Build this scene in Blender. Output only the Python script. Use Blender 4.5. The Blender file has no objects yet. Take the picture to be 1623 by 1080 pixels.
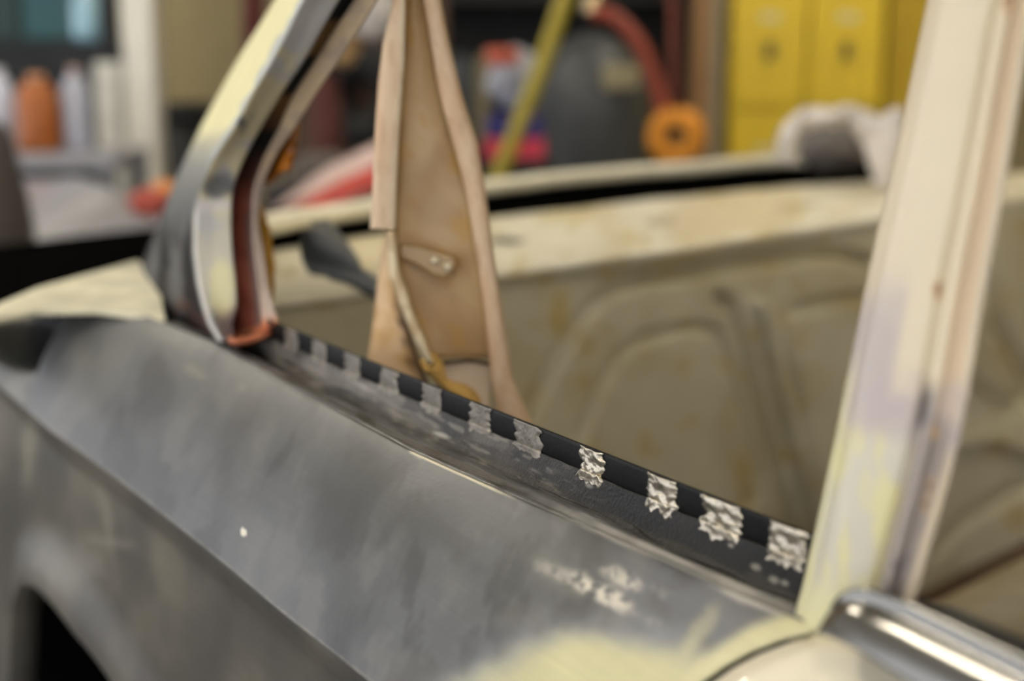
import bpy, bmesh, math, random
from mathutils import Vector, Matrix, noise
random.seed(7)
S = bpy.context.scene; COL = S.collection

# ------------------------------------------------------------------ camera
YAW, PITCH, CAMZ = math.radians(31.8), math.radians(11.05), 1.077
FPX = 1623 * 50 / 36
C0 = Vector((0, 0, CAMZ))
FW = Vector((-math.cos(YAW) * math.cos(PITCH), math.sin(YAW) * math.cos(PITCH), -math.sin(PITCH)))
RT = Vector((math.sin(YAW), math.cos(YAW), 0))
UP = RT.cross(FW)
FH = Vector((-math.cos(YAW), math.sin(YAW), 0))
cd = bpy.data.cameras.new('camera'); cam = bpy.data.objects.new('camera', cd); COL.objects.link(cam)
cam.matrix_world = Matrix(((RT.x, UP.x, -FW.x, 0), (RT.y, UP.y, -FW.y, 0), (RT.z, UP.z, -FW.z, CAMZ), (0, 0, 0, 1)))
cd.lens = 50; cd.sensor_width = 36; cd.clip_start = .02; cd.clip_end = 60
cd.dof.use_dof = True; cd.dof.focus_distance = .60; cd.dof.aperture_fstop = 4.7
S.camera = cam

# ------------------------------------------------------------------ world, light, exposure
S.view_settings.view_transform = 'Standard'; S.view_settings.look = 'None'
S.view_settings.exposure = 0.0; S.view_settings.gamma = 1; S.view_settings.use_curve_mapping = False
W = bpy.data.worlds.new('world'); S.world = W; W.use_nodes = True
W.node_tree.nodes['Background'].inputs[0].default_value = (.93, .95, 1.0, 1)
W.node_tree.nodes['Background'].inputs[1].default_value = 1.6
LAMP = 42.0

# ------------------------------------------------------------------ pixel rays to points in the place
def ray(px, py):
    return (FW + RT * ((px - 811.5) / FPX) + UP * ((540 - py) / FPX))
def PZ(px, py, z):                       # on a level plane
    r = ray(px, py); return C0 + r * ((z - CAMZ) / r.z)
def PY(px, py, y):                       # on an upright plane along the car side
    r = ray(px, py); return C0 + r * (y / r.y)
def PN(px, py, p0, n):                   # on any plane
    r = ray(px, py); return C0 + r * ((p0 - C0).dot(n) / r.dot(n))
def PF(px, py, f):                       # at a level distance f ahead
    r = ray(px, py); return C0 + r * (f / r.dot(FH))
def proj(p):
    d = p - C0; z = d.dot(FW)
    return 811.5 + FPX * d.dot(RT) / z, 540 - FPX * d.dot(UP) / z
def room(r, f, z=0): return RT * r + FH * f + Vector((0, 0, z))

def lin(c):
    return tuple(((v / 255) / 12.92 if v / 255 <= .04045 else ((v / 255 + .055) / 1.055) ** 2.4) for v in c[:3])
def sm(a, b, x):
    t = min(1, max(0, (x - a) / (b - a))); return t * t * (3 - 2 * t)
def mix(a, b, t): return tuple(a[i] * (1 - t) + b[i] * t for i in range(3))
def itp(pts, x):                         # piecewise linear y(x)
    if x <= pts[0][0]: a, b = pts[0], pts[1]
    elif x >= pts[-1][0]: a, b = pts[-2], pts[-1]
    else:
        for i in range(len(pts) - 1):
            if pts[i][0] <= x <= pts[i + 1][0]: a, b = pts[i], pts[i + 1]; break
    t = (x - a[0]) / (b[0] - a[0]); return a[1] + (b[1] - a[1]) * t
def fb(x, y, s, seed=0):                 # fractal noise about 0
    return noise.fractal(Vector((x / s, y / s, seed * 7.3)), 1.0, 2.0, 4)
def blob(x, y, cx, cy, rx, ry, a=0, e=.45, wob=.35, seed=0, ws=60):
    ca, sa = math.cos(math.radians(a)), math.sin(math.radians(a))
    u = ((x - cx) * ca + (y - cy) * sa) / rx; v = (-(x - cx) * sa + (y - cy) * ca) / ry
    d = math.hypot(u, v) + wob * fb(x, y, ws, seed + 3)
    return 1 - sm(1 - e, 1 + e, d)

# ------------------------------------------------------------------ materials
MATS = {}
def mat(name, c=(128, 128, 128), rough=.5, metal=0, vcol=False, var=.12, vs=18, bump=0, bs=120, scratch=0, coat=0, spec=.5, emit=0, streak=None, trans=0):
    if name in MATS: return MATS[name]
    m = bpy.data.materials.new(name); m.use_nodes = True; MATS[name] = m
    nt = m.node_tree; N = nt.nodes; L = nt.links; b = N['Principled BSDF']
    b.inputs['Roughness'].default_value = rough; b.inputs['Metallic'].default_value = metal
    b.inputs['Specular IOR Level'].default_value = spec; b.inputs['Coat Weight'].default_value = coat
    b.inputs['Transmission Weight'].default_value = trans
    tc = N.new('ShaderNodeTexCoord')
    mp = N.new('ShaderNodeMapping'); L.new(tc.outputs['Object'], mp.inputs[0])
    if streak: mp.inputs['Scale'].default_value = streak
    nz = N.new('ShaderNodeTexNoise'); nz.inputs['Scale'].default_value = vs; nz.inputs['Detail'].default_value = 6
    L.new(mp.outputs[0], nz.inputs['Vector'])
    mr = N.new('ShaderNodeMapRange'); mr.inputs['From Min'].default_value = .3; mr.inputs['From Max'].default_value = .7
    mr.inputs['To Min'].default_value = 1 - var; mr.inputs['To Max'].default_value = 1 + var
    L.new(nz.outputs['Fac'], mr.inputs['Value'])
    mx = N.new('ShaderNodeVectorMath'); mx.operation = 'SCALE'
    if vcol:
        at = N.new('ShaderNodeAttribute'); at.attribute_name = 'paint'; L.new(at.outputs['Color'], mx.inputs[0])
    else: mx.inputs[0].default_value = lin(c)
    last = mr.outputs[0]
    if scratch:
        for rz, sc in ((.6, 1), (-.5, 1.3), (1.7, .9)):
            m2 = N.new('ShaderNodeMapping'); m2.inputs['Rotation'].default_value = (.3, .2, rz)
            m2.inputs['Scale'].default_value = (6, 230 * sc, 60)
            L.new(tc.outputs['Object'], m2.inputs[0])
            n2 = N.new('ShaderNodeTexNoise'); n2.inputs['Scale'].default_value = 3; n2.inputs['Detail'].default_value = 3
            L.new(m2.outputs[0], n2.inputs['Vector'])
            r2 = N.new('ShaderNodeMapRange'); r2.inputs['From Min'].default_value = .35; r2.inputs['From Max'].default_value = .75
            r2.inputs['To Min'].default_value = 1 - scratch * .5; r2.inputs['To Max'].default_value = 1 + scratch
            L.new(n2.outputs['Fac'], r2.inputs['Value'])
            mu = N.new('ShaderNodeMath'); mu.operation = 'MULTIPLY'; L.new(last, mu.inputs[0]); L.new(r2.outputs[0], mu.inputs[1]); last = mu.outputs[0]
    L.new(last, mx.inputs['Scale'])
    L.new(mx.outputs[0], b.inputs['Base Color'])
    if bump:
        nb = N.new('ShaderNodeTexNoise'); nb.inputs['Scale'].default_value = bs; nb.inputs['Detail'].default_value = 4
        L.new(mp.outputs[0], nb.inputs['Vector'])
        bp = N.new('ShaderNodeBump'); bp.inputs['Strength'].default_value = bump; bp.inputs['Distance'].default_value = .002
        L.new(nb.outputs['Fac'], bp.inputs['Height']); L.new(bp.outputs[0], b.inputs['Normal'])
    if emit:
        b.inputs['Emission Color'].default_value = (*lin(c), 1); b.inputs['Emission Strength'].default_value = emit
    return m

# ------------------------------------------------------------------ object helpers
def link(name, bm, m, parent=None, smooth=True, solid=0, bevel=0, sub=0):
    me = bpy.data.meshes.new(name); bm.to_mesh(me); bm.free()
    for p in me.polygons: p.use_smooth = smooth
    me.materials.append(m)
    o = bpy.data.objects.new(name, me); COL.objects.link(o)
    if parent: o.parent = parent; o.matrix_parent_inverse = Matrix.Translation(-parent.location) if parent.parent is None else Matrix.Identity(4)
    if solid:
        md = o.modifiers.new('thickness', 'SOLIDIFY'); md.thickness = solid; md.offset = 0
    if bevel:
        md = o.modifiers.new('bevel', 'BEVEL'); md.width = bevel; md.segments = 3; md.limit_method = 'ANGLE'
    if sub:
        md = o.modifiers.new('subsurf', 'SUBSURF'); md.levels = sub; md.render_levels = sub
    return o
def thing(name, label, cat, loc=(0, 0, 0), group=None):
    o = bpy.data.objects.new(name, None); COL.objects.link(o); o.location = loc
    o.empty_display_size = .1; o['label'] = label; o['category'] = cat
    if group: o['group'] = group
    bpy.context.view_layer.update()
    return o
def tag(o, label, cat, group=None):
    o['label'] = label; o['category'] = cat
    if group: o['group'] = group
    return o
def struct(o): o['kind'] = 'structure'; return o

def grid(rows, name, m, parent=None, paint=None, solid=.0012, smooth=True, bm=None):
    own = bm is None
    if own: bm = bmesh.new()
    V = [[bm.verts.new(p) for p in r] for r in rows]
    for i in range(len(V) - 1):
        for j in range(len(V[0]) - 1):
            bm.faces.new((V[i][j], V[i][j + 1], V[i + 1][j + 1], V[i + 1][j]))
    if not own: return
    bmesh.ops.recalc_face_normals(bm, faces=bm.faces)
    o = link(name, bm, m, parent, smooth, solid)
    if paint: paintit(o, paint)
    return o
def paintit(o, fn):
    me = o.data; a = me.color_attributes.new('paint', 'FLOAT_COLOR', 'POINT')
    for i, v in enumerate(me.vertices):
        x, y = proj(v.co); c = lin(fn(x, y)); a.data[i].color = (*c, 1)
def densify(cols, n):                    # cols: list of rows of points; insert n-1 smooth steps between successive rows
    out = []
    for i in range(len(cols) - 1):
        for k in range(n):
            t = k / n; out.append([a.lerp(b, t) for a, b in zip(cols[i], cols[i + 1])])
    out.append(cols[-1]); return out
def cr(pts, n):                          # catmull-rom through points
    out = []; P = [pts[0] * 2 - pts[1]] + list(pts) + [pts[-1] * 2 - pts[-2]]
    for i in range(1, len(P) - 2):
        for k in range(n):
            t = k / n; a, b, c, d = P[i - 1], P[i], P[i + 1], P[i + 2]
            out.append(.5 * ((2 * b) + (c - a) * t + (2 * a - 5 * b + 4 * c - d) * t * t + (3 * b - a - 3 * c + d) * t ** 3))
    out.append(P[-2]); return out
def loft(rows, nr, nc):                  # smooth both ways
    R = [cr(r, nc) for r in rows]
    cols = [cr([R[i][j] for i in range(len(R))], nr) for j in range(len(R[0]))]
    return [[cols[j][i] for j in range(len(cols))] for i in range(len(cols[0]))]
def addbox(bm, c, ax, ay, az):           # centre and three half vectors
    v = [bm.verts.new(c + ax * i + ay * j + az * k) for i in (-1, 1) for j in (-1, 1) for k in (-1, 1)]
    for f in ((0, 1, 3, 2), (4, 6, 7, 5), (0, 4, 5, 1), (2, 3, 7, 6), (0, 2, 6, 4), (1, 5, 7, 3)): bm.faces.new([v[i] for i in f])
def box(name, c, w, d, h, m, parent=None, rot=0, bevel=.004, yaw=True):
    """box whose base centre is c, width along the view's right, depth along the view"""
    a = RT.copy(); b = FH.copy()
    if rot:
        q = Matrix.Rotation(rot, 3, 'Z'); a = q @ a; b = q @ b
    bm = bmesh.new(); addbox(bm, Vector(c) + Vector((0, 0, h / 2)), a * w / 2, b * d / 2, Vector((0, 0, h / 2)))
    bmesh.ops.recalc_face_normals(bm, faces=bm.faces)
    return link(name, bm, m, parent, False, bevel=bevel)
def ring(bm, p, a, b, ra, rb, n):
    return [bm.verts.new(p + a * (ra * math.cos(2 * math.pi * k / n)) + b * (rb * math.sin(2 * math.pi * k / n))) for k in range(n)]
def skinrings(bm, R, cap=True, close=False):
    n = len(R[0])
    for i in range(len(R) - (0 if close else 1)):
        A, B = R[i], R[(i + 1) % len(R)]
        for k in range(n): bm.faces.new((A[k], A[(k + 1) % n], B[(k + 1) % n], B[k]))
    if cap and not close: bm.faces.new(R[0][::-1]); bm.faces.new(R[-1])
def lathe(name, c, prof, m, parent=None, n=32, axis=None, sx=1, sub=0):
    ax = (axis or Vector((0, 0, 1))).normalized()
    a = ax.orthogonal().normalized() if axis else RT; b = ax.cross(a)
    bm = bmesh.new(); R = [ring(bm, Vector(c) + ax * h, a, b, max(r, .0004) * sx, max(r, .0004), n) for r, h in prof]
    skinrings(bm, R); bmesh.ops.recalc_face_normals(bm, faces=bm.faces)
    return link(name, bm, m, parent, sub=sub)
def tube(name, pts, r, m, parent=None, n=12, per=6, close=False):
    P = cr(pts, per) if len(pts) > 2 else pts
    bm = bmesh.new(); R = []; pa = None
    for i, p in enumerate(P):
        t = (P[min(i + 1, len(P) - 1)] - P[max(i - 1, 0)]).normalized()
        a = (pa - t * pa.dot(t)).normalized() if pa else t.orthogonal().normalized(); pa = a
        rr = r(i / (len(P) - 1)) if callable(r) else r
        R.append(ring(bm, p, a, t.cross(a), rr, rr, n))
    skinrings(bm, R); bmesh.ops.recalc_face_normals(bm, faces=bm.faces)
    return link(name, bm, m, parent)
def torus(name, c, axis, R, r, m, parent=None, n=40, k=16):
    ax = axis.normalized(); a = ax.orthogonal().normalized(); b = ax.cross(a); bm = bmesh.new(); RR = []
    for i in range(n):
        t = 2 * math.pi * i / n; d = a * math.cos(t) + b * math.sin(t)
        RR.append(ring(bm, c + d * R, d, ax, r[0] if isinstance(r, tuple) else r, r[1] if isinstance(r, tuple) else r, k))
    skinrings(bm, RR, close=True); bmesh.ops.recalc_face_normals(bm, faces=bm.faces)
    return link(name, bm, m, parent)
def plate(name, pts, n, th, m, parent=None, bevel=.001, paint=None):
    """flat plate of real thickness from an outline"""
    bm = bmesh.new(); f = bm.faces.new([bm.verts.new(p) for p in pts])
    r = bmesh.ops.extrude_face_region(bm, geom=[f])
    bmesh.ops.translate(bm, verts=[v for v in r['geom'] if isinstance(v, bmesh.types.BMVert)], vec=n * th)
    bmesh.ops.recalc_face_normals(bm, faces=bm.faces)
    o = link(name, bm, m, parent, False, bevel=bevel)
    return o

# ================================================================== GARAGE
concrete = mat('concrete', (120, 116, 108), .8, var=.2, vs=3, bump=.2, bs=20)
wallm = mat('beige_wall', (186, 172, 132), .85, var=.05, vs=2)
darkwall = mat('dark_wall', (52, 50, 46), .9, var=.2, vs=3)
ceilm = mat('ceiling_white', (205, 200, 188), .9, var=.04)
bm = bmesh.new(); addbox(bm, room(0, 1.5, -.05), RT * 5, FH * 6, Vector((0, 0, .05))); struct(link('floor', bm, concrete, smooth=False))
bm = bmesh.new(); addbox(bm, room(0, 1.5, 3.05), RT * 5, FH * 6, Vector((0, 0, .05))); struct(link('ceiling', bm, ceilm, smooth=False))
bm = bmesh.new(); addbox(bm, room(0, 7.55, 1.5), RT * 5, FH * .05, Vector((0, 0, 1.5))); struct(link('wall_back', bm, wallm, smooth=False))
bm = bmesh.new(); addbox(bm, room(4.95, 1.5, 1.5), RT * .05, FH * 6, Vector((0, 0, 1.5))); struct(link('wall_right', bm, wallm, smooth=False))

housing = mat('lamp_housing', (225, 225, 220), .5); tubem = mat('fluorescent_tube', (255, 246, 230), .4, emit=LAMP)
LIGHTS = [(-1.6, .6, 'long ceiling light over the near rear quarter'), (1.3, .2, 'long ceiling light over the open door'), (-1.8, 3.6, 'long ceiling light near the white column'),
          (1.3, 3.8, 'long ceiling light in front of the yellow lockers'), (-.1, -1.7, 'long ceiling light behind the photographer')]
for r, f, lb in LIGHTS:
    c = room(r, f, 2.9)
    t = thing('ceiling_light', lb, 'light', c, 'ceiling lights')
    box('housing', c + Vector((0, 0, .06)), .34, 1.5, .05, housing, t)
    for k in (-.08, .08):
        lathe('tube', c + RT * k + FH * -.72 + Vector((0, 0, .03)), [(.0, 0), (.024, .001), (.024, 1.44), (0, 1.441)], tubem, t, 16, FH)

# ================================================================== THE CAR SHELL
car = thing('car_body', 'stripped car body in grey primer and cream paint, doorless window openings, filling the foreground', 'car', (0, .3, 0))
P3 = mat('patchy_body_paint', vcol=True, rough=.42, var=.07, vs=30, bump=.05, bs=300, scratch=.03, spec=.4)
PB = mat('patchy_pillar_paint', vcol=True, rough=.42, var=.03, vs=20, bump=.03, bs=90, spec=.3)
PS = mat('sill_paint', vcol=True, rough=.32, var=.14, vs=60, bump=.25, bs=700, spec=.22)
blackm = mat('black_paint', (14, 14, 15), .35, var=.3)
cavity = mat('matt_black', (8, 8, 8), .9, spec=0)

# ---- contours that run along the side of the car
def contour(px, pl):                     # px: pixel polyline; pl: ('z',v) or ('y',v)
    P = [(PZ if pl[0] == 'z' else PY)(x, y, pl[1]) for x, y in px]
    P.sort(key=lambda p: p.x)
    ys = [(p.x, p.y) for p in P]; zs = [(p.x, p.z) for p in P]
    return lambda x: Vector((x, itp(ys, x), itp(zs, x)))
F_TOP = contour([(360, 480), (440, 513), (600, 578), (760, 641), (838, 672), (1000, 736), (1200, 815), (1290, 848), (1420, 900)], ('z', .92))
YF = .341
F_TOP0 = lambda x: Vector((x, F_TOP(x).y, .92))
F_BOTpx = [(370, 500), (440, 533), (500, 562), (600, 607), (690, 648), (850, 712), (1000, 771), (1100, 818), (1200, 860), (1290, 899), (1420, 958)]
fb_raw = contour(F_BOTpx, ('z', .909))
F_BOT = lambda x: Vector((x, F_TOP(x).y - .0006, fb_raw(x).z if False else .9093))
GRV = contour([(300, 520), (370, 552), (560, 648), (700, 712), (830, 768), (940, 815), (1100, 898), (1260, 962), (1400, 1018)], ('z', .897))
L3 = contour([(-240, 279), (-120, 337), (0, 395), (152, 468), (345, 547), (500, 632), (650, 714), (820, 790), (1000, 868), (1130, 928), (1290, 995), (1500, 1085)], ('z', .9045))
L4 = contour([(-60, 560), (0, 612), (45, 652), (78, 682), (130, 719), (185, 760), (259, 818), (315, 862), (370, 907), (444, 970), (518, 1029), (585, 1081), (720, 1190), (900, 1340), (1300, 1700)], ('z', .838))
def xat(cont, px):                       # world x where a contour passes an image column
    a, b = -2.5, .2
    for _ in range(50):
        m_ = (a + b) / 2
        if proj(cont(m_))[0] < px: a = m_
        else: b = m_
    return (a + b) / 2
def shoulder(x, t):
    a, b = L3(x), L4(x); p = a.lerp(b, t)
    n = Vector((0, -(a.z - b.z), -(b.y - a.y))).normalized()
    n = Vector((0, (b.z - a.z), -(b.y - a.y)))
    n = Vector((0, -(a.z - b.z), (a.y - b.y))).normalized()
    return p + n * (.0065 * math.sin(math.pi * min(1, t)) ** .8 if 0 < t < 1 else 0)

GAP = [(960, 1215), (1000, 1180), (1060, 1125), (1110, 1084), (1150, 1056), (1190, 1034), (1240, 1014), (1285, 1003), (1312, 985)]
def in_door(p):
    x, y = proj(p)
    return x > 1312 or y > itp(GAP, x)
def cutx(fn, x0, x1):
    n = 400; xs = [x0 + (x1 - x0) * i / n for i in range(n + 1)]
    for i, x in enumerate(xs):
        if in_door(fn(x)):
            a, b = xs[max(0, i - 1)], x
            for _ in range(20):
                m_ = (a + b) / 2
                if in_door(fn(m_)): b = m_
                else: a = m_
            return a
    return x1
def seamx(t):                            # rear seam of the quarter: where it meets the tail
    return (PZ(152, 468, .9).x) * (1 - t) + PZ(48, 648, .838).x * t

GREY = (122, 124, 126); FILL = (196, 192, 152); HALO = (146, 149, 156)
def pshoulder(x, y):
    c = GREY
    n = fb(x, y, 220, 1); c = mix(c, (134, 136, 138), sm(-.2, .5, n)); c = mix(c, (104, 105, 106), sm(.1, .7, -n))
    st = fb(x * .9 + y * .4, (y - x * .55) * .35, 60, 2); c = mix(c, (154, 154, 151), .65 * sm(.1, .55, st)); c = mix(c, (88, 89, 90), .6 * sm(.1, .55, -st))
    for cx, cy, rx, ry, a, col, s in ((312, 592, 22, 8, 30, (196, 190, 172), .55), (385, 615, 10, 12, 0, (200, 198, 178), .5), (262, 525, 22, 14, 30, (180, 178, 168), .4), (128, 570, 14, 22, 10, (160, 158, 150), .5),
                                      (370, 740, 34, 80, 12, (96, 95, 94), .45), (400, 720, 20, 70, 20, (150, 150, 148), .35), (330, 730, 18, 60, 0, (150, 150, 149), .35),
                                      (430, 880, 60, 30, 30, (140, 140, 138), .4), (640, 820, 120, 34, 24, (100, 101, 103), .5), (720, 760, 90, 26, 26, (134, 135, 137), .5),
                                      (880, 905, 50, 20, 40, (160, 158, 150), .45), (835, 985, 40, 22, 20, (165, 160, 148), .4), (650, 1065, 60, 26, 20, (170, 164, 150), .35),
                                      (1100, 970, 110, 46, 25, (156, 160, 168), .75), (1180, 985, 60, 30, 20, (168, 166, 168), .5)):
        c = mix(c, col, s * blob(x, y, cx, cy, rx, ry, a, .6, .7, int(cx)))
    c = tuple(v * w for v, w in zip(c, (.665, .665, .67)))
    k = max(blob(x, y, 940, 935, 80, 15, 26, .6, .7, 5), .8 * blob(x, y, 1000, 925, 40, 12, 20, .6, .7, 6)); c = mix(c, (212, 205, 190), .9 * k * sm(-.5, .25, fb(x, y, 16, 66)) )
    k = blob(x, y, 950, 1090, 250, 112, -6, .35, .35, 8, 170); c = mix(c, HALO, .8 * k)
    k = blob(x, y, 910, 1092, 170, 76, -4, .4, .35, 9, 170); c = mix(c, FILL, k)
    k = blob(x, y, 1010, 1108, 150, 66, -20, .4, .35, 11, 170); c = mix(c, FILL, .9 * k)
    k = blob(x, y, 1105, 1010, 16, 48, 35, .5, .5, 12); c = mix(c, FILL, .5 * k)
    d = y - itp(GAP, x)                     # filler band along the door gap
    if x > 960: c = mix(c, (204, 199, 160), sm(-50, -22, d + 10 * fb(x, y, 150, 14)) * sm(1000, 1120, x))
    if math.hypot(x - 387, (y - 845) * .7) < 5: c = (222, 216, 202)
    # cream showing at the rear top corner
    k = 1 - sm(-8, 22, (y - 470) + (x - 150) * -.1 + 14 * fb(x, y, 40, 15)); c = mix(c, (222, 216, 186), k * (1 - sm(190, 235, x)))
    # light edge along the crease
    d4 = y - itp([(45, 652), (78, 682), (130, 719), (185, 760), (259, 818), (315, 862), (370, 907), (444, 970), (518, 1029), (585, 1081)], x)
    if x < 640: c = mix(c, (150, 144, 134), .5 * sm(-9, -2, d4 + 3 * fb(x, y, 12, 19)))
    for a in ((985, 862, 70, 4, 24), (1175, 950, 60, 5, 22)): c = mix(c, (198, 194, 186), .8 * blob(x, y, *a, .5, .5, 64))  # bare-metal streaks along the top edge, highlight painted in
    if 400 < x < 730:
        dd = y - itp([(400, 583), (440, 606), (520, 648), (600, 692), (700, 738), (730, 750)], x); c = mix(c, (36, 34, 33), .85 * (1 - sm(.8, 2.6, abs(dd + 3 * fb(x, y, 50, 65)))) * sm(400, 430, x) * (1 - sm(690, 730, x)))
    # yellowish highlight painted as a line under the ledge
    dl = y - itp([(640, 713), (660, 722), (740, 758), (830, 797)], x)
    if 645 < x < 832: c = mix(c, (222, 214, 188), (1 - sm(1.0, 3.6, abs(dl) + 1.2 * fb(x, y, 20, 21))) * sm(645, 655, x) * (1 - sm(770, 832, x)))
    return c

NT, NX = 90, 420
rows = []; drows = []
for i in range(NT + 1):
    t = i / NT; x0 = seamx(t); fn = lambda x, t=t: shoulder(x, t)
    x1 = cutx(fn, -.7, -.02)
    rows.append([fn(x0 + (x1 - x0) * j / NX) for j in range(NX + 1)])
    drows.append([fn(x1 + .0035 + (.35 - x1) * j / 60) for j in range(61)])
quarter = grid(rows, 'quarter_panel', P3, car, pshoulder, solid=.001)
quarter['label'] = 'sanded grey primer shoulder with yellow filler patch'

# ---- lower side below the crease, with the wheel arch
AX, AT, AR = -.97, .692, .31
def arch_z(x):                           # opening edge height
    u = abs((x - AX) / AR)
    if u >= 1: return .24
    return AT - .386 + .386 * (1 - u ** 2.6) ** (1 / 2.6)
def side_y(x, z):
    d = L4(x).z - z
    y = L4(x).y + .003 + .012 * sm(0, .03, d) + .02 * sm(.03, .3, d)
    u = math.hypot(abs(x - AX), max(0, z - (AT - .386)) * AR / .386) if z > AT - .386 else abs(x - AX)
    v = ((abs(x - AX) / AR) ** 2.6 + (max(0, z - AT + .386) / .386) ** 2.6) ** (1 / 2.6) - 1
    return y - .014 * (1 - sm(.0, .13, v))
def pside(x, y):
    c = (80, 78, 74); n = fb(x * 1.4, y * .6, 150, 31); c = mix(c, (106, 102, 92), sm(0, .6, n)); c = mix(c, (72, 70, 68), sm(0, .6, -n))
    for cx, cy, rx, ry, a, col, s in ((48, 710, 12, 60, 4, (150, 146, 128), .6), (20, 800, 16, 90, 0, (70, 68, 66), .6), (95, 890, 55, 40, 30, (140, 140, 140), .5),
                                      (180, 860, 40, 6, 8, (150, 146, 138), .4), (270, 900, 22, 60, -14, (128, 122, 106), .5), (170, 820, 8, 50, -10, (146, 142, 130), .35), (88, 985, 14, 12, 40, (216, 208, 176), .8)):
        c = mix(c, col, s * blob(x, y, cx, cy, rx, ry, a, .6, .6, int(cx) + 2))
    return c
rows = []; xa, xb = -1.7, .35
NXS = 460
for i in range(61):
    t = i / 60; r = []
    for j in range(NXS + 1):
        x = xa + (xb - xa) * (j / NXS); zt = L4(x).z; zb = arch_z(x); z = zt + (zb - zt) * t
        r.append(Vector((x, side_y(x, z), z)))
    rows.append(r)
r2 = [Vector((p.x, p.y + .025, p.z + .002)) for p in rows[-1]]
rows.append(r2)
low = grid(rows, 'lower_side_panel', P3, car, pside, solid=.001)
# wheel house and tyre inside the arch
cx = AX; cz = AT - .34
bm = bmesh.new(); xs = [AX + AR * 1.0 * math.cos(math.pi * k / 48) for k in range(49)]
R = []
for q in range(3):
    R.append([Vector((x, (side_y(x, arch_z(x)) + .0235, .36, .56)[q], max(.25, arch_z(x)) + (.002, .03, .03)[q])) for x in xs])
grid(R, None, None, bm=bm)
v = [bm.verts.new(p) for p in R[2]]; bm.faces.new(v)
link('wheel_house', bm, cavity, car, solid=.002)
rub = mat('tyre_rubber', (24, 23, 22), .8, bump=.3, bs=60)
wc = Vector((cx, .43, .315))
wh = torus('tyre', wc, Vector((0, 1, 0)), .215, (.085, .09), rub, car)
lathe('wheel_rim', wc + Vector((0, -.07, 0)), [(0.02, .03), (.06, .02), (.13, .035), (.165, .0), (.17, .02), (.17, .1)], mat('rim_steel', (40, 36, 32), .7, .2), car, 40, Vector((0, 1, 0)))

# ---- tail: continues the shoulder behind the seam, with the dark lamp bucket
def ptail(x, y):
    c = mix((100, 101, 100), (80, 79, 77), sm(-.3, .5, fb(x, y, 60, 41)))
    k = 1 - sm(-10, 14, y - itp([(-60, 505), (0, 492), (60, 478), (110, 478), (150, 470)], x)); c = mix(c, (214, 208, 178), k)
    k = blob(x, y, 50, 535, 62, 46, 4, .16, .1, 42); c = mix(c, (58, 58, 58), .9 * k)
    return mix(c, (150, 148, 142), .4 * blob(x, y, 20, 625, 30, 22, 30, .5, .3, 3))
TP = sorted([PZ(152, 468, .9), PY(60, 479, L3(-1).y), PY(0, 492, L3(-1.05).y), PY(-60, 510, L3(-1.1).y), PY(-120, 530, L3(-1.2).y)], key=lambda p: p.x)
T3 = lambda x: Vector((x, itp([(p.x, p.y) for p in TP], x), itp([(p.x, p.z) for p in TP], x)))
rows = []
for i in range(61):
    t = i / 60; x1 = seamx(t) - .0012; r = []
    for j in range(81):
        x = x1 - .34 * (1 - j / 80); p = T3(x).lerp(L4(x), t)
        u, v = proj(p); k = blob(u, v, 48, 535, 60, 44, 4, .3, 0)
        r.append(p + Vector((0, .05 * k, -.018 * k)))
    rows.append(r)
grid(rows, 'tail_corner_panel', P3, car, ptail, solid=.001)

# ---- window ledge (sill), flange and ground weld spots
def psill(x, y):
    n = fb(x, y, 50, 51); c = mix((72, 68, 64), (48, 46, 44), sm(-.3, .4, n))
    k = sm(760, 1000, x); c = mix(c, (26, 25, 24), k * .9)
    for cx, cy, rx, ry, a, col, s in ((450, 560, 40, 9, 28, (140, 136, 130), .6), (540, 600, 50, 8, 28, (130, 126, 120), .6), (610, 625, 40, 9, 25, (140, 136, 130), .55), (660, 668, 46, 9, 22, (120, 114, 106), .6),
                                      (700, 690, 14, 4, 20, (190, 186, 178), .8), (780, 700, 30, 8, 20, (116, 110, 102), .5), (500, 590, 30, 6, 28, (150, 146, 140), .4), (575, 612, 26, 5, 25, (160, 156, 150), .6)):
        c = mix(c, col, s * blob(x, y, cx, cy, rx, ry, a, .5, .9, int(cx) + 4))
    k = .75 * sm(.1, .5, fb(x * 1.3, (y - x * .43) * 4, 40, 53)) * (1 - sm(800, 1000, x)); c = mix(c, (128, 123, 116), k)
    for cx, cy, r_ in ((1200, 900, 8), (1228, 920, 9), (1245, 925, 6), (935, 770, 7), (1160, 865, 6)):
        k = blob(x, y, cx, cy, r_, r_ * .7, 20, .4, .3, int(cx)); c = mix(c, (170, 166, 160), .7 * k)
    return c
X0, X1 = xat(F_TOP0, 372), xat(F_TOP0, 1300)
NS = 500
def sillpt(x, t):
    a, b = F_BOT(x), GRV(x); p = a.lerp(b, t)
    p.z += -.0045 * math.sin(math.pi * t) ** 1.0 - (0 if t < .8 else .002 * math.sin((t - .8) / .2 * math.pi))
    p.z += .0006 * noise.noise(Vector((x * 60, t * 4, 3)))
    return p
rows = [[sillpt(X0 - .03 + (X1 + .07 - X0) * j / NS, i / 40) for j in range(NS + 1)] for i in range(41)]
sill = grid(rows, 'window_sill', PS, car, psill, solid=.001)
sill['label'] = 'dark worn metal window sill'
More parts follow.
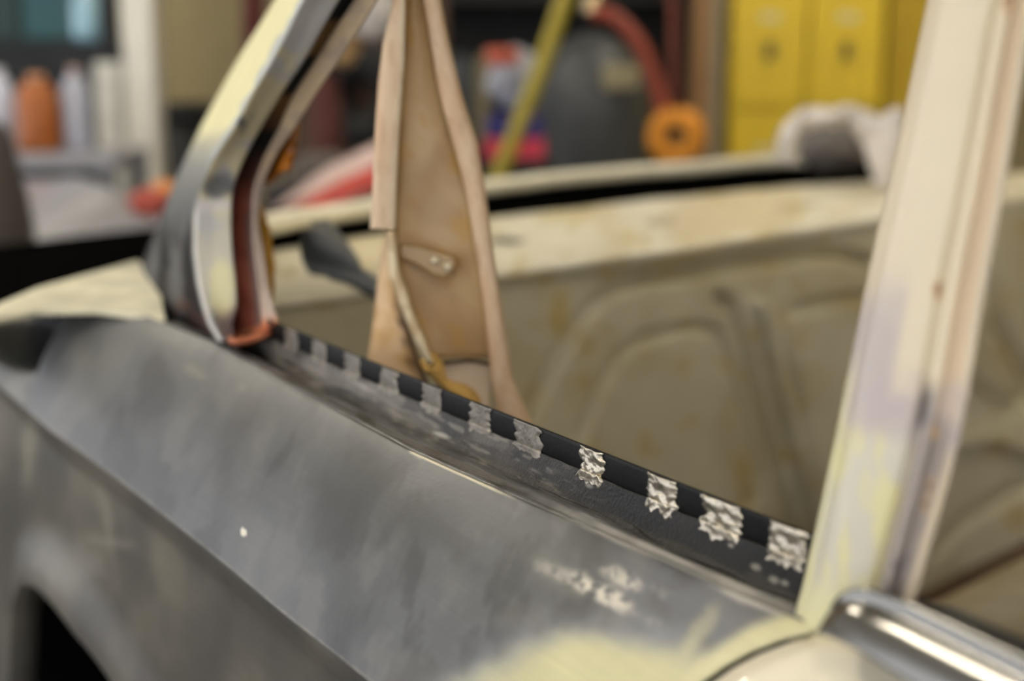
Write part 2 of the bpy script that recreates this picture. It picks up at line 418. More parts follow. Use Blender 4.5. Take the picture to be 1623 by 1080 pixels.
# rolled lip between sill and shoulder
def plip(x, y):
    c = mix((88, 89, 90), (58, 56, 54), sm(.0, .5, fb(x, (y - x * .45) * 6, 60, 61)))
    for a in ((985, 852, 80, 5, 24), (1180, 938, 66, 7, 23), (1060, 884, 60, 4, 24)): c = mix(c, (212, 208, 200), .85 * blob(x, y, *a, .5, .5, 63))  # whitish bare-metal streaks, with the lip's highlight put into the colour
    k = blob(x, y, 1090, 905, 200, 26, 25, .3, .4, 62); return mix(c, (140, 138, 136), .6 * k)
XE = xat(L3, 1290)
rows = []
for i in range(13):
    t = i / 12; r = []
    for j in range(NS + 1):
        u = j / NS; x = (xat_g0 if False else (X0 - .05)) + (XE - X0 + .05) * u
        a, b = GRV(x), L3(x); p = a.lerp(b, t); p.z += .0022 * math.sin(math.pi * t) + .0003 * noise.noise(Vector((x * 90, t * 3, 9)))
        if t > .55: p.z -= .0016 * math.exp(-((t - .78) / .07) ** 2)
        r.append(p)
    rows.append(r)
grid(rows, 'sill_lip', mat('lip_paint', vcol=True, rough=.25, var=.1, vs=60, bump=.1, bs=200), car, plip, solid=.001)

# pinch flange: thin standing strip, black
flm = mat('flange_black', (12, 12, 13), .45, spec=.2, var=.25, vs=40, bump=.1, bs=300)
rows = []
for k, (dy, z) in enumerate(((0, .9085), (-.0003, .9115), (0, .9185), (.0001, .9197), (.0008, .9202), (.0015, .9197), (.0016, .905))):
    rows.append([Vector((x, F_TOP(x).y + dy, z)) for x in [X0 + (X1 - X0) * j / NS for j in range(NS + 1)]])
flange = grid(rows, 'pinch_flange', flm, car, solid=0)
flange['label'] = 'black pinch flange with ground weld spots'
baremetal = mat('ground_bare_metal', (140, 134, 125), .42, .6, var=.25, vs=150, bump=.25, bs=500)
brazed = mat('melted_bright_metal', (196, 188, 172), .27, .85, var=.15, vs=120, bump=.3, bs=420)
shelfm = mat('smeared_bare_metal', (150, 146, 138), .35, .55, var=.3, vs=120, bump=.4, bs=400)
spots = [(462, .5, 0), (507, .55, 0), (559, .6, 0), (618, .75, 0), (685, .8, 0), (762, .9, 0), (838, 1.0, 0), (940, 1.0, 1), (1052, 1.0, 1), (1146, 1.0, 1), (1251, 1.15, 1)]
widths = [20, 22, 24, 28, 28, 30, 40, 36, 44, 60, 58]
for si, ((cx_, amt, br), wpx) in enumerate(zip(spots, widths)):
    xa_ = xat(F_TOP0, cx_ - wpx / 2); xb_ = xat(F_TOP0, cx_ + wpx / 2)
    rows = []; n1, n2 = 30, 34
    for i in range(n1 + 1):
        t = i / n1; r = []
        for j in range(n2 + 1):
            u = j / n2
            e = .16 * noise.noise(Vector((t * 5, si * 3.1, 1 if u < .5 else 7))) + .07 * noise.noise(Vector((t * 14, si * 3.1, 2 if u < .5 else 8)))
            uu = .5 + (u - .5) * (1 + (e * 2.2))
            x = xa_ + (xb_ - xa_) * uu; y = F_TOP(x).y
            tt = t * (1.0 + .16 * noise.noise(Vector((u * 6, si * 1.7, 5))) if t > .5 else 1)
            edge = min(1, 6 * min(u, 1 - u, 1 - t) + .02)
            h = (.0004 + (.0011 if br else .00012) * (.6 + noise.noise(Vector((uu * 3.5 + si, t * 3.5, 4)))) + (.00022 if br else .00005) * noise.noise(Vector((uu * 11 + si, t * 11, 4)))) * edge
            if tt < .78: p = Vector((x, y - .0003 - h, .9200 - .0107 * tt / .78))
            else:
                q = (tt - .78) / .22; s = sillpt(x, .10 * q * (1.5 if br else 1)); n_ = h * .9
                p = Vector((x, s.y - .0003 - n_ * (1 - q), s.z + .0003 + n_))
            r.append(p)
        rows.append(r)
    o = grid(rows, 'weld_spot', brazed if br else baremetal, None, solid=.0002)
    o.parent = flange
    if br: o['label'] = 'bright melted metal weld spot'

# ---- C pillar: outer sail, frame face, recessed red channel, inner flange
#  rows: y, outer, ridge, frame right, channel right, flange right
CP = [(-430, 690, 752, 800, 838, 870), (-250, 585, 640, 690, 727, 756), (-100, 496, 546, 596, 625, 656), (0, 437, 483, 535, 562, 596), (50, 406, 457, 506, 529, 564), (100, 375, 430, 477, 498, 532),
      (150, 347, 400, 443, 466, 497), (200, 320, 373, 413, 444, 467), (250, 296, 341, 386, 419, 434), (300, 272, 319, 368, 402, 414),
      (350, 254, 314, 365, 400, 409), (400, 233, 313, 367, 403, 416), (450, 216, 319, 372, 409, 423), (485, 217, 327, 373, 413, 431), (515, 268, 337, 366, 415, 440), (541, 322, 352, 370, 416, 443)]
def lean(y): return .030 * sm(520, -420, y) * 1.0 + .0 if False else .045 * max(0, (520 - y)) / 950
def cprow(y):
    return [itp([(r[0], r[k]) for r in CP], y) for k in range(1, 6)]
ys = [r[0] for r in CP]
def psail(x, y):
    n = fb(x * 3, y * .45, 60, 71)
    c = mix((142, 142, 138), (96, 97, 97), sm(230, 350, y)); c = mix(c, (30, 28, 28), sm(-.45, -.05, n) * sm(325, 410, y) * (1 - .75 * sm(240, 218, x)))
    c = mix(c, (226, 220, 176), 1 - sm(190, 262, y + 14 * fb(x, y, 40, 72)))
    c = mix(c, (96, 62, 50), .55 * sm(440, 480, y) * sm(.0, .3, fb(x, y, 40, 73) + .15))
    k = sm(-.2, .5, fb(x * 4, y * .5, 50, 75)); c = mix(c, (104, 98, 94), .3 * sm(.1, .45, fb(x * 4, y * .5, 50, 75)) * sm(300, 360, y) * (1 - sm(470, 500, y)))
    # grey edge where sail meets the frame face on the upper run
    d = x - itp([(r[0], r[2]) for r in CP], y); c = mix(c, (170, 176, 186), .8 * sm(-12, -2, d + 6 * fb(x, y, 30, 77)) * sm(300, 240, y) * (1 if y < 250 else .5))
    c = mix(c, (212, 210, 204), sm(-9, -3, d) * sm(300, 345, y))
    return c
def pframe(x, y):
    n = fb(x, y, 50, 81); c = mix((198, 190, 156), (182, 180, 176), sm(-.15, .25, n + .3 * math.sin(y / 40)))
    c = mix(c, (92, 96, 104), .8 * sm(.18, .4, fb(x * 1.4, y * .5, 34, 82)) * (1 - sm(320, 335, y)) * (1 - sm(8, 22, x - itp([(r[0], r[2]) for r in CP], y))) )
    c = mix(c, (88, 90, 94), .85 * blob(x, y, 345, 292, 22, 26, 60, .4, .6, 84))
    c = mix(c, (196, 192, 192), .8 * blob(x, y, 342, 325, 30, 9, 0, .5, .4, 85))
    c = mix(c, (168, 168, 168), .6 * sm(330, 350, y)); c = mix(c, (200, 196, 158), blob(x, y, 350, 455, 20, 52, -6, .4, .5, 86))
    c = mix(c, (150, 152, 160), .7 * sm(485, 512, y + 12 * fb(x, y, 20, 87)))
    return c
def pchan(x, y):
    n = fb(x, y, 26, 91); c = mix((150, 84, 66), (128, 66, 50), sm(-.3, .4, n))
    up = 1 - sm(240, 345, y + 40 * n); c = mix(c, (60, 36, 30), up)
    seg = math.sin((y + 6) / 118 * 2 * math.pi + 1.2); c = mix(c, (14, 13, 14), (1 - sm(215, 262, y)) * sm(-.15, .1, seg)); c = mix(c, (132, 100, 52), .8 * (1 - sm(150, 230, y)) * sm(.1, -.2, seg) * 1)
    c = mix(c, (96, 86, 84), .8 * sm(-16, -4, x - itp([(r[0], r[4]) for r in CP], y)) * sm(300, 360, y))
    c = mix(c, (196, 128, 92), sm(524, 534, y + (x - 370) * .3))
    return c
def pinner(x, y):
    c = mix((190, 168, 138), (168, 150, 130), sm(-.2, .3, fb(x, y, 30, 95))); c = mix(c, (176, 160, 148), sm(240, 300, y))
    c = mix(c, (196, 116, 80), sm(496, 520, y)); return c
def prow(y, spec):
    e = cprow(y); out = []
    for a, fr, k, Y in spec:                # pixel = lerp(e[a], e[k], fr)
        px = e[a] + (e[k] - e[a]) * fr; out.append(PY(px, y, Y + lean(y)))
    return out
sail_rows = []; frame_rows = []; chan_rows = []; inn_rows = []
for y in ys:
    e = cprow(y)
    sail_rows.append([PY(e[0] + 4, y, .42 + lean(y)) + FH * .03, PY(e[0], y, .372 + lean(y)), PY(e[0] + (e[1] - e[0]) * .3, y, .338 + lean(y)), PY(e[0] + (e[1] - e[0]) * .7, y, .312 + lean(y)), PY(e[1] - 3, y, .301 + lean(y)), PY(e[1], y, .3 + lean(y))])
    frame_rows.append([PY(e[1], y, .3 + lean(y)), PY(e[1] + 3, y, .301 + lean(y)), PY((e[1] + e[2]) / 2, y, .309 + lean(y)), PY(e[2] - 3, y, .316 + lean(y)), PY(e[2], y, .318 + lean(y)), PY(e[2] + 1, y, .326 + lean(y))])
    chan_rows.append([PY(e[2] - 3, y, .322 + lean(y)), PY(e[2] + 2, y, .326 + lean(y)), PY((e[2] + e[3]) / 2, y, .329 + lean(y)), PY(e[3] - 4, y, .330 + lean(y)), PY(e[3], y, .329 + lean(y))])
    inn_rows.append([PY(e[3], y, .3295 + lean(y)), PY(e[3] + 3, y, .329 + lean(y)), PY((e[3] + e[4]) / 2, y, .331 + lean(y)), PY(e[4], y, .333 + lean(y)), PY(e[4], y, .336 + lean(y)), PY(e[4] - 8, y, .350 + lean(y))])
sailo = grid(loft(sail_rows, 10, 8), 'rear_pillar_skin', mat('scorched_skin_paint', vcol=True, rough=.75, var=.06, vs=20, spec=.12), car, psail, solid=.001); sailo['label'] = 'rear pillar skin, yellow filler above, scorched grey below'
grid(loft(frame_rows, 10, 6), 'window_frame_face', PB, car, pframe, solid=.001)
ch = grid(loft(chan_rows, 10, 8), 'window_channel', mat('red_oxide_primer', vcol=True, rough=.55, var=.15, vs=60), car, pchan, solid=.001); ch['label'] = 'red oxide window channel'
grid(loft(inn_rows, 10, 5), 'inner_window_flange', PB, car, pinner, solid=.001)
# bottom shoe of the channel lying on the sill
rows = [[PY(x - 1, y - 9, .329), PZ(x, y - 5, .913), PZ(x, y, .9125), PZ(x + 1, y + 3, .910)] for x, y in ((362, 540), (372, 545), (390, 543), (410, 538), (428, 529), (441, 518))]
grid([cr(r, 4) for r in rows], 'channel_foot', mat('orange_primer', (186, 108, 74), .5), car, solid=.001)
# old amber adhesive behind the inner flange
amber = mat('amber_adhesive', (176, 104, 22), .3, var=.35, vs=50, bump=.8, bs=120, coat=.3)
def strip(name, L, R, Y, m, parent, th=.004):
    rows = []
    n = 24
    for i in range(n + 1):
        y = L[0][1] + (L[-1][1] - L[0][1]) * i / n
        a = itp([(q[1], q[0]) for q in L], y); b = itp([(q[1], q[0]) for q in R], y)
        a += 2.0 * noise.noise(Vector((y / 9, 1, 3))); b += 3.0 * noise.noise(Vector((y / 9, 5, 3)))
        rows.append([PY(a + (b - a) * k / 6, y, Y + lean(y) - .004 * math.sin(k / 6 * math.pi) + .002 * noise.noise(Vector((y / 8, k, 2)))) for k in range(7)])
    return grid(rows, name, m, parent, solid=th)
strip('adhesive_strip', [(462, 196), (452, 225), (436, 250), (417, 290)], [(474, 188), (470, 215), (462, 262), (424, 290)], .346, amber, car)
strip('adhesive_strip', [(404, 325), (404, 360), (408, 420), (420, 476)], [(412, 326), (424, 362), (433, 420), (428, 476)], .352, mat('ochre_adhesive', (178, 128, 22), .35, var=.2, vs=40, bump=.5, bs=120), car)

# ---- B pillar
BPL = [(-940, 1690), (-470, 1580), (-200, 1520), (0, 1475), (200, 1433), (380, 1392), (500, 1367), (620, 1342), (740, 1318), (860, 1292), (930, 1276), (985, 1258), (1020, 1236)]
BPR = [(-940, 1880), (-470, 1760), (-200, 1700), (0, 1640), (100, 1622), (300, 1590), (480, 1556), (600, 1537), (740, 1510), (860, 1474), (960, 1446), (1020, 1432)]
def bl(y): return .04 * max(0, (980 - y)) / 1450
BX = [(0, .030, -3), (0, .0035, 0), (.05, .0005, 0), (.12, -.002, 0), (.2, -.003, 0), (.36, -.002, 0), (.56, .0, 0), (.62, .002, 0), (.66, .002, 0), (.72, .0, 0), (.77, .0005, 0), (.80, .0022, 0), (.90, .0028, 0), (.94, .001, 0), (.98, .002, 0), (1.0, .005, 0), (1.0, .03, -3)]
def pbp(x, y):
    l, r = itp(BPL, y), itp(BPR, y); u = (x - l) / (r - l)
    c = (214, 200, 174); c = mix(c, (218, 206, 180), sm(.1, .3, u))
    c = mix(c, (200, 174, 142), .6 * sm(.70, .8, u) * (1 - sm(.93, .97, u)))
    c = mix(c, (216, 200, 176), .6 * sm(.93, .98, u))
    n = fb(x, y, 60, 101)
    low_ = sm(560, 680, y - 70 * (u - .5) + 50 * n - 120 * (1 - sm(.0, .35, u)))
    c = mix(c, (176, 166, 168), sm(395, 520, y + 30 * n) * (1 - sm(.3, .42, u)) * .8)
    c = mix(c, (178, 166, 168), low_ * (1 - sm(680, 740, y)) )
    c = mix(c, mix((200, 196, 180), (212, 206, 158), sm(-.1, .3, fb(x * 2, y * .4, 60, 103))), sm(640, 730, y + 20 * n) * (1 - sm(.60, .72, u)))
    c = mix(c, (212, 208, 164), sm(.10, .0, u) * sm(540, 620, y) * .7)
    c = mix(c, (146, 136, 130), sm(.62, .70, u) * sm(640, 700, y) * (1 - sm(.9, .97, u)))
    c = mix(c, (70, 66, 66), .8 * sm(.60, .66, u) * (1 - sm(.68, .8, u)) * sm(590, 640, y) * (1 - sm(660, 690, y)) )
    c = mix(c, (90, 84, 84), .7 * sm(.66, .74, u) * (1 - sm(.84, .9, u)) * sm(860, 900, y) * sm(-.2, .2, fb(x * 2, y * .6, 20, 105)))
    c = mix(c, (214, 210, 168), sm(900, 960, y) * (1 - sm(.5, .62, u)))
    for cx_, cy_, r_, col in ((1487, 461, 5.5, (112, 62, 26)), (1597, 5, 5, (120, 70, 40)), (1482, 686, 5, (206, 178, 130)), (1476, 770, 5, (104, 88, 78)), (1468, 800, 5, (104, 88, 78))):
        c = mix(c, (190, 150, 100), .6 * (1 - sm(r_, r_ * 2.4, math.hypot(x - cx_, (y - cy_) * .6)))); c = mix(c, col, 1 - sm(r_ * .6, r_ * 1.2, math.hypot(x - cx_, (y - cy_) * .7)))
    return c
rows = []
for y in [-940, -700, -470, -200, 0, 120, 240, 360, 480, 600, 700, 800, 880, 940, 985, 1015]:
    l, r = itp(BPL, y), itp(BPR, y)
    rows.append([PY(l + (r - l) * u + dx, y, .302 + bl(y) + dy) for u, dy, dx in BX])
G = [];
cols = [cr([rows[i][j] for i in range(len(rows))], 10) for j in range(len(BX))]
R2 = [[cols[j][i] for j in range(len(cols))] for i in range(len(cols[0]))]
R3 = [cr(r, 5) for r in R2]
bp = grid(R3, 'door_pillar', mat('pillar_gloss_paint', vcol=True, rough=.28, var=.03, vs=25, bump=.03, bs=80, coat=.2), car, pbp, solid=.001); bp['label'] = 'cream door pillar with lilac and yellow sanded lower end'
# inner body side below the pillar so that it stands on something
bm = bmesh.new(); addbox(bm, Vector((F_TOP(X1).x + .0, 0, 0)) + Vector((-.245, F_TOP(-.4).y + .012, .60)), Vector((.62, 0, 0)), Vector((0, .004, 0)), Vector((0, 0, .295)))
link('inner_side_skin', bm, blackm, car, False)

# ---- door with chrome belt moulding
def pdoor(x, y):
    c = (236, 228, 206)
    return mix(c, (206, 190, 150), .6 * (1 - sm(6, 26, y - itp([(1285, 1003), (1340, 1012), (1400, 1042), (1500, 1085)], x))))
for r in drows: pass
top_ins = L3
rowsd = [[Vector((p.x, p.y, p.z)) for p in r] for r in drows]
# roll the top edge of the door in, under the moulding
topr = [p + Vector((0, .012, -.006)) for p in rowsd[0]]
door = grid([topr] + rowsd, 'door', mat('door_gloss_cream', vcol=True, rough=.12, var=.01, coat=.6), car, pdoor, solid=.001); door['label'] = 'glossy cream door panel'
lowr = [[p + Vector((0, .012 * k, -.12 * k)) for p in rowsd[-1]] for k in range(5)]
grid(lowr, 'door_lower_skin', mat('door_gloss_plain', (228, 222, 200), .15, coat=.6), car, solid=.001)
chrome = mat('chrome', (138, 136, 132), .16, 1.0, var=.02)
CU = contour([(1318, 940), (1360, 944), (1450, 972), (1623, 1050), (1800, 1132)], ('y', .296))
CL = contour([(1290, 986), (1330, 1012), (1420, 1068), (1600, 1180), (1700, 1244)], ('y', .279))
xs0, xs1 = PY(1320, 942, .296).x, .2
xl0 = PY(1291, 987, .279).x
rows = []
for j in range(71):
    q = (j / 70) ** 1.4; a = CU(xs0 + (xs1 - xs0) * q); b = CL(xl0 + (xs1 - xl0) * q); r = []
    sc = math.sin(math.pi / 2 * min(1, j / 8))
    for k in range(33):
        t = k / 32; p = a.lerp(b, t)
        h = .0045 * math.exp(-((t - .26) / .09) ** 2) + .0055 * math.sin(math.pi * t)
        r.append(p + Vector((0, -.25, 1)).normalized() * (h * sc - .004 * (1 - sc)))
    rows.append(r)
ch_ = grid(rows, 'belt_moulding', chrome, None, solid=.0008); ch_.parent = door; ch_['label'] = 'chrome belt moulding'
# window slot rail inboard of the moulding
bm = bmesh.new(); rows = []
grid([[CU(xs0 + (xs1 - xs0) * j / 30) + Vector((0, dy, dz)) for j in range(31)] for dy, dz in ((.002, -.002), (.010, .0), (.016, -.002), (.018, -.05))], 'window_slot_rail', mat('dark_rail', (38, 36, 34), .35), car, solid=.001)

# ---- rear shelf, bulkhead under it, and what frames the back window
ZT = .887
sp = PZ(430, 479, ZT); fp = PZ(1390, 345, ZT)
U = (fp - sp).normalized(); NB = Vector((U.y, -U.x, 0))           # NB faces the front of the car
if NB.dot(C0 - sp) < 0: NB = -NB
sp = sp - U * .06
LW = 1.66
def bh(u, z, d=0): return sp + U * u + Vector((0, 0, z - ZT)) + NB * d
def uv(px, py):
    p = PN(px, py, sp, NB); return (p - sp).dot(U), p.z
cream = (216, 206, 168)
def ptray(x, y):
    n = fb(x, y, 90, 121); c = mix((234, 228, 206), (218, 206, 174), sm(-.2, .5, n))
    for cx_, cy_, rx, ry in ((1045, 352, 22, 6), (1262, 328, 32, 6), (760, 405, 16, 8)): c = mix(c, (150, 136, 104), .6 * blob(x, y, cx_, cy_, rx, ry, -6, .5, .4, int(cx_)))
    c = mix(c, (20, 19, 18), blob(x, y, 802, 383, 26, 5, 0, .3, 0, 3))
    c = mix(c, (190, 170, 110), .5 * sm(.2, .6, fb(x, y, 40, 123)))
    return c
fe = [(300, 498), (430, 479), (600, 456), (1023, 400), (1390, 346), (1700, 302)]
re_ = [(300, 402), (430, 397), (600, 372), (780, 346), (1023, 318), (1250, 296), (1400, 288), (1700, 270)]
rows = []
for i in range(25):
    t = i / 24; r = []
    for j in range(121):
        x = 300 + 1400 * j / 120
        a = PZ(x, itp(fe, x), ZT); b = PZ(x, itp(re_, x), ZT + .004); p = a.lerp(b, t)
        p.z += .0015 * noise.noise(Vector((p.x * 12, p.y * 12, 0)))
        r.append(p)
    rows.append(r)
front = [p + Vector((0, 0, -.006)) + NB * .002 for p in rows[0]]
tray = grid([front] + rows, 'rear_shelf', mat('cream_shelf_paint', vcol=True, rough=.4, var=.08, vs=12, bump=.15, bs=40), car, ptray, solid=.0015); tray['label'] = 'cream rear parcel shelf'

# bulkhead with pressed ribs
def pl(pts): return [uv(*p) for p in pts]
grooves = [  # (points, width in m, depth in m; negative = raised)
    (pl([(835, 670), (880, 580), (925, 508), (955, 472), (1000, 450), (1100, 433), (1200, 418), (1290, 404), (1340, 403), (1385, 420)]), .011, .011),
    (pl([(915, 712), (950, 628), (985, 568), (1015, 542), (1060, 528), (1110, 519), (1142, 530), (1158, 570), (1180, 650), (1206, 755), (1205, 790), (1180, 803)]), .010, .006),
    (pl([(1140, 472), (1163, 486), (1180, 540), (1205, 640), (1235, 750), (1262, 850)]), .011, .011),
    (pl([(1196, 482), (1207, 530), (1232, 630), (1262, 740), (1290, 850)]), .012, -.011),
    (pl([(1420, 465), (1340, 475), (1262, 492), (1248, 505), (1250, 540), (1268, 620), (1292, 740), (1310, 820)]), .010, .008),
    (pl([(1420, 640), (1540, 610), (1600, 650), (1640, 640)]), .02, .016), (pl([(1480, 880), (1540, 820), (1640, 760)]), .018, .02), (pl([(1560, 380), (1580, 500), (1640, 620)]), .02, .014),
    (pl([(1500, 700), (1560, 690), (1640, 720)]), .014, -.014)]
def segd(p, a, b):
    dx, dy = b[0] - a[0], b[1] - a[1]; t = max(0, min(1, ((p[0] - a[0]) * dx + (p[1] - a[1]) * dy) / (dx * dx + dy * dy)))
    return math.hypot(p[0] - a[0] - t * dx, p[1] - a[1] - t * dy)
bbox = [(min(q[0] for q in g[0]) - .05, max(q[0] for q in g[0]) + .05) for g in grooves]
NU, NZ = 420, 150
rows = []
for i in range(NZ + 1):
    z = ZT - .006 - (i / NZ) * .56; r = []
    for j in range(NU + 1):
        u = LW * j / NU; d = 0
        for (g, w, dep), bb in zip(grooves, bbox):
            if bb[0] < u < bb[1]:
                k = min(segd((u, z), g[a], g[a + 1]) for a in range(len(g) - 1))
                w2 = w * .72
                if k < w2 * 2.6: d -= dep * 1.7 * math.exp(-(k / w2) ** 2 * 1.3)
        d += .002 * noise.noise(Vector((u * 7, z * 7, 1)))
        r.append(bh(u, z, d))
    rows.append(r)
def pbulk(x, y):
    n = fb(x, y, 140, 131); c = mix((202, 194, 166), (190, 179, 146), sm(-.2, .4, n))
    c = mix(c, (176, 138, 62), .35 * sm(.25, .6, fb(x, y, 50, 133))); 
    for a in ((888, 500, 14, 40), (1000, 400, 90, 10), (840, 440, 20, 14)): c = mix(c, (186, 150, 66), .45 * blob(x, y, *a, 0, .6, .8, 5))
    return c
bulk = grid(rows, 'seat_bulkhead', mat('bulkhead_paint', vcol=True, rough=.38, var=.05, vs=14, bump=.08, bs=40), car, pbulk, solid=0); bulk['label'] = 'beige pressed steel bulkhead with ribs'
# inside floor of the car
fz = .345
bm = bmesh.new(); q = [bh(-.1, fz), bh(LW, fz), bh(LW, fz, 1.5), bh(-.1, fz, 1.5)]
vs_ = [bm.verts.new(p) for p in q]; f = bm.faces.new(vs_); link('floor_pan', bm, mat('floor_pan_paint', (92, 66, 46), .6, var=.4, vs=8, bump=.3), car, False, solid=.003)
# hump of the floor seen past the pillar
hp = PF(1580, 985, 1.25)
bm = bmesh.new(); rows = []
for i in range(13):
    a = math.pi * i / 12
    rows.append([bh(0, 0) * 0 + hp + U * (.30 * (k / 8 - .3)) - NB * .09 * math.cos(a) + Vector((0, 0, .055 * math.sin(a) - .04 + .004 * noise.noise(Vector((k, i, 3))))) for k in range(9)])
grid(rows, 'floor_crossmember', mat('crossmember_paint', (150, 136, 106), .5, var=.2), car, solid=.002)
bm = bmesh.new(); addbox(bm, Vector((hp.x, hp.y, (hp.z - .05 + fz) / 2)) + U * .06, U * .15, NB * .08, Vector((0, 0, (hp.z - .05 - fz) / 2))); link('crossmember_web', bm, mat('crossmember_dark', (70, 52, 38), .6), car, False)
# black gutter behind the shelf and cream lip of the back window
lipc = mat('cream_lip_paint', (238, 232, 208), .35, var=.06, vs=15)
lt = [(392, 353), (430, 347), (470, 339), (520, 332), (600, 320), (700, 301), (770, 291), (950, 271), (1100, 260), (1230, 250), (1315, 250)]
LP = [PZ(x, y, .925) for x, y in lt]; LPs = cr(LP, 5)
rear = -NB
prof = [(0.004, -.016), (.0, -.013), (-.002, -.004), (0, .0), (.012, .002), (.028, .001), (.032, -.01)]
grid([[p + rear * a + Vector((0, 0, b + .0012 * noise.noise(Vector((p.x * 30, p.y * 30, 1))))) for p in LPs] for a, b in prof], 'back_window_lip', lipc, car, solid=.001)
LQ = cr([PZ(x, y, .925) for x, y in lt[:-1]] + [PZ(1315, 248, .925), PZ(1420, 243, .925), PZ(1560, 236, .925)], 5)
grid([[p + rear * a + Vector((0, 0, b)) for p in LQ] for a, b in ((.005, -.012), (.005, -.10), (-.03, -.13))], 'back_gutter', cavity, car, solid=.001)
gb = []
for x in range(300, 1701, 50):
    gb.append([PZ(x, itp(re_, x), ZT + .002) + Vector((0, 0, -.004)), PZ(x, itp(re_, x), ZT) + Vector((0, 0, -.07)) + rear * .02, PZ(x, itp(re_, x), ZT) + Vector((0, 0, -.09)) + rear * .9])
grid(gb, 'trunk_void', cavity, car, solid=.001)
# fold of the shelf at its near end and a brown inner face below the lip
plate('shelf_end_bracket', [PZ(428, 360, .89), PZ(560, 345, .89), PZ(545, 368, .886), PZ(540, 396, .884), PZ(430, 403, .884)], Vector((0, 0, -1)), .004, mat('brown_bracket', (126, 104, 56), .5, var=.2), car)
# near corner of the rear deck: cream scuttle, black plate for the dark trunk void
dk = [(-60, 512), (0, 480), (60, 455), (130, 436), (218, 412), (250, 440), (262, 505), (150, 490), (60, 492), (0, 504)]
dkc = plate('rear_deck_corner', [PZ(x, y, .905) for x, y in dk], Vector((0, 0, -1)), .004, mat('deck_cream', (224, 219, 192), .5, var=.28, vs=26), car)
bk = [(-80, 480), (0, 478), (60, 455), (130, 436), (222, 412), (340, 398), (400, 385), (400, 350), (230, 384), (120, 392), (0, 405), (-80, 412)]
plate('rear_void_plate', [PZ(x, y, .903) for x, y in bk], Vector((0, 0, -1)), .012, cavity, car)

# ---- inner brace in the middle of the opening
BR0 = PF(700, 400, .80); NBR = -FH
def PBR(px, py, d=0): return PN(px, py, BR0 + NBR * d, NBR)
def colpx(tab, y): return itp(tab, y)
bo = [(-450, 672), (-200, 640), (0, 624), (70, 608), (130, 601), (220, 595), (300, 592), (362, 588)]          # outer left flange
bi = [(-450, 690), (-200, 658), (0, 642), (100, 640), (200, 632), (300, 627), (370, 625), (420, 630), (480, 649), (540, 673), (575, 685), (640, 700), (720, 720)]
bj = [(-450, 705), (-200, 680), (0, 672), (150, 698), (300, 739), (400, 755), (500, 770), (600, 779), (650, 789), (720, 806)]
bk2 = [(-450, 730), (-200, 706), (0, 698), (80, 714), (150, 731), (230, 756), (300, 768), (400, 781), (500, 797), (600, 812), (650, 832), (720, 865)]
def pbrace(x, y):
    n = fb(x, y, 80, 141); c = mix((188, 158, 112), (172, 140, 96), sm(-.2, .4, n))
    c = mix(c, (204, 184, 148), .5 * blob(x, y, 660, 240, 24, 60, 10, .5, .5, 3)); c = mix(c, (196, 172, 138), .5 * blob(x, y, 700, 330, 30, 60, 10, .5, .5, 4))
    c = mix(c, (150, 112, 58), .5 * blob(x, y, 680, 395, 46, 10, 25, .5, .6, 5)); c = mix(c, (186, 142, 66), .5 * sm(.2, .5, fb(x, y, 50, 146)))
    return c
def pflange(x, y):
    c = mix((216, 190, 158), (206, 174, 140), sm(-.3, .3, fb(x * 3, y * .6, 50, 151)))
    d = abs(x - itp(bi, y)); c = mix(c, (232, 218, 190), .8 * (1 - sm(3, 9, d)))
    return mix(c, (150, 110, 74), .22 * sm(.3, .5, fb(x * 4, y * .5, 30, 153)))
rows = []
for y in range(-440, 576, 12):
    l, r = itp(bi, y), itp(bj, y)
    rows.append([PBR(l, y, .012), PBR(l + 1, y, .0), PBR(l + (r - l) * .15, y, -.004), PBR(l + (r - l) * .5, y, -.006), PBR(l + (r - l) * .85, y, -.004), PBR(r - 1, y, .0), PBR(r, y, .008)])
R_ = [cr(r, 4) for r in rows]
br_mat = mat('beige_brace_paint', vcol=True, rough=.45, var=.06, vs=16, bump=.06, bs=60)
b0 = grid(R_, 'brace_web', br_mat, car, pbrace, solid=.001); b0['label'] = 'beige inner brace web'
rows = [[PBR(itp(bo, y), y, .004), PBR(itp(bo, y) + 2, y, .012), PBR((itp(bo, y) + itp(bi, y)) / 2, y, .014), PBR(itp(bi, y) - 2, y, .014), PBR(itp(bi, y), y, .010)] for y in list(range(-440, 363, 10)) + [363]]
grid([cr(r, 3) for r in rows], 'brace_left_flange', br_mat, car, pflange, solid=.0012)
rows = [[PBR(itp(bj, y), y, .006), PBR(itp(bj, y) + 2, y, .012), PBR((itp(bj, y) + itp(bk2, y)) / 2, y, .014), PBR(itp(bk2, y) - 2, y, .012), PBR(itp(bk2, y), y, .002), PBR(itp(bk2, y) - 3, y, -.012)] for y in range(-440, 721, 10)]
grid([cr(r, 3) for r in rows], 'brace_right_flange', br_mat, car, pflange, solid=.0012)
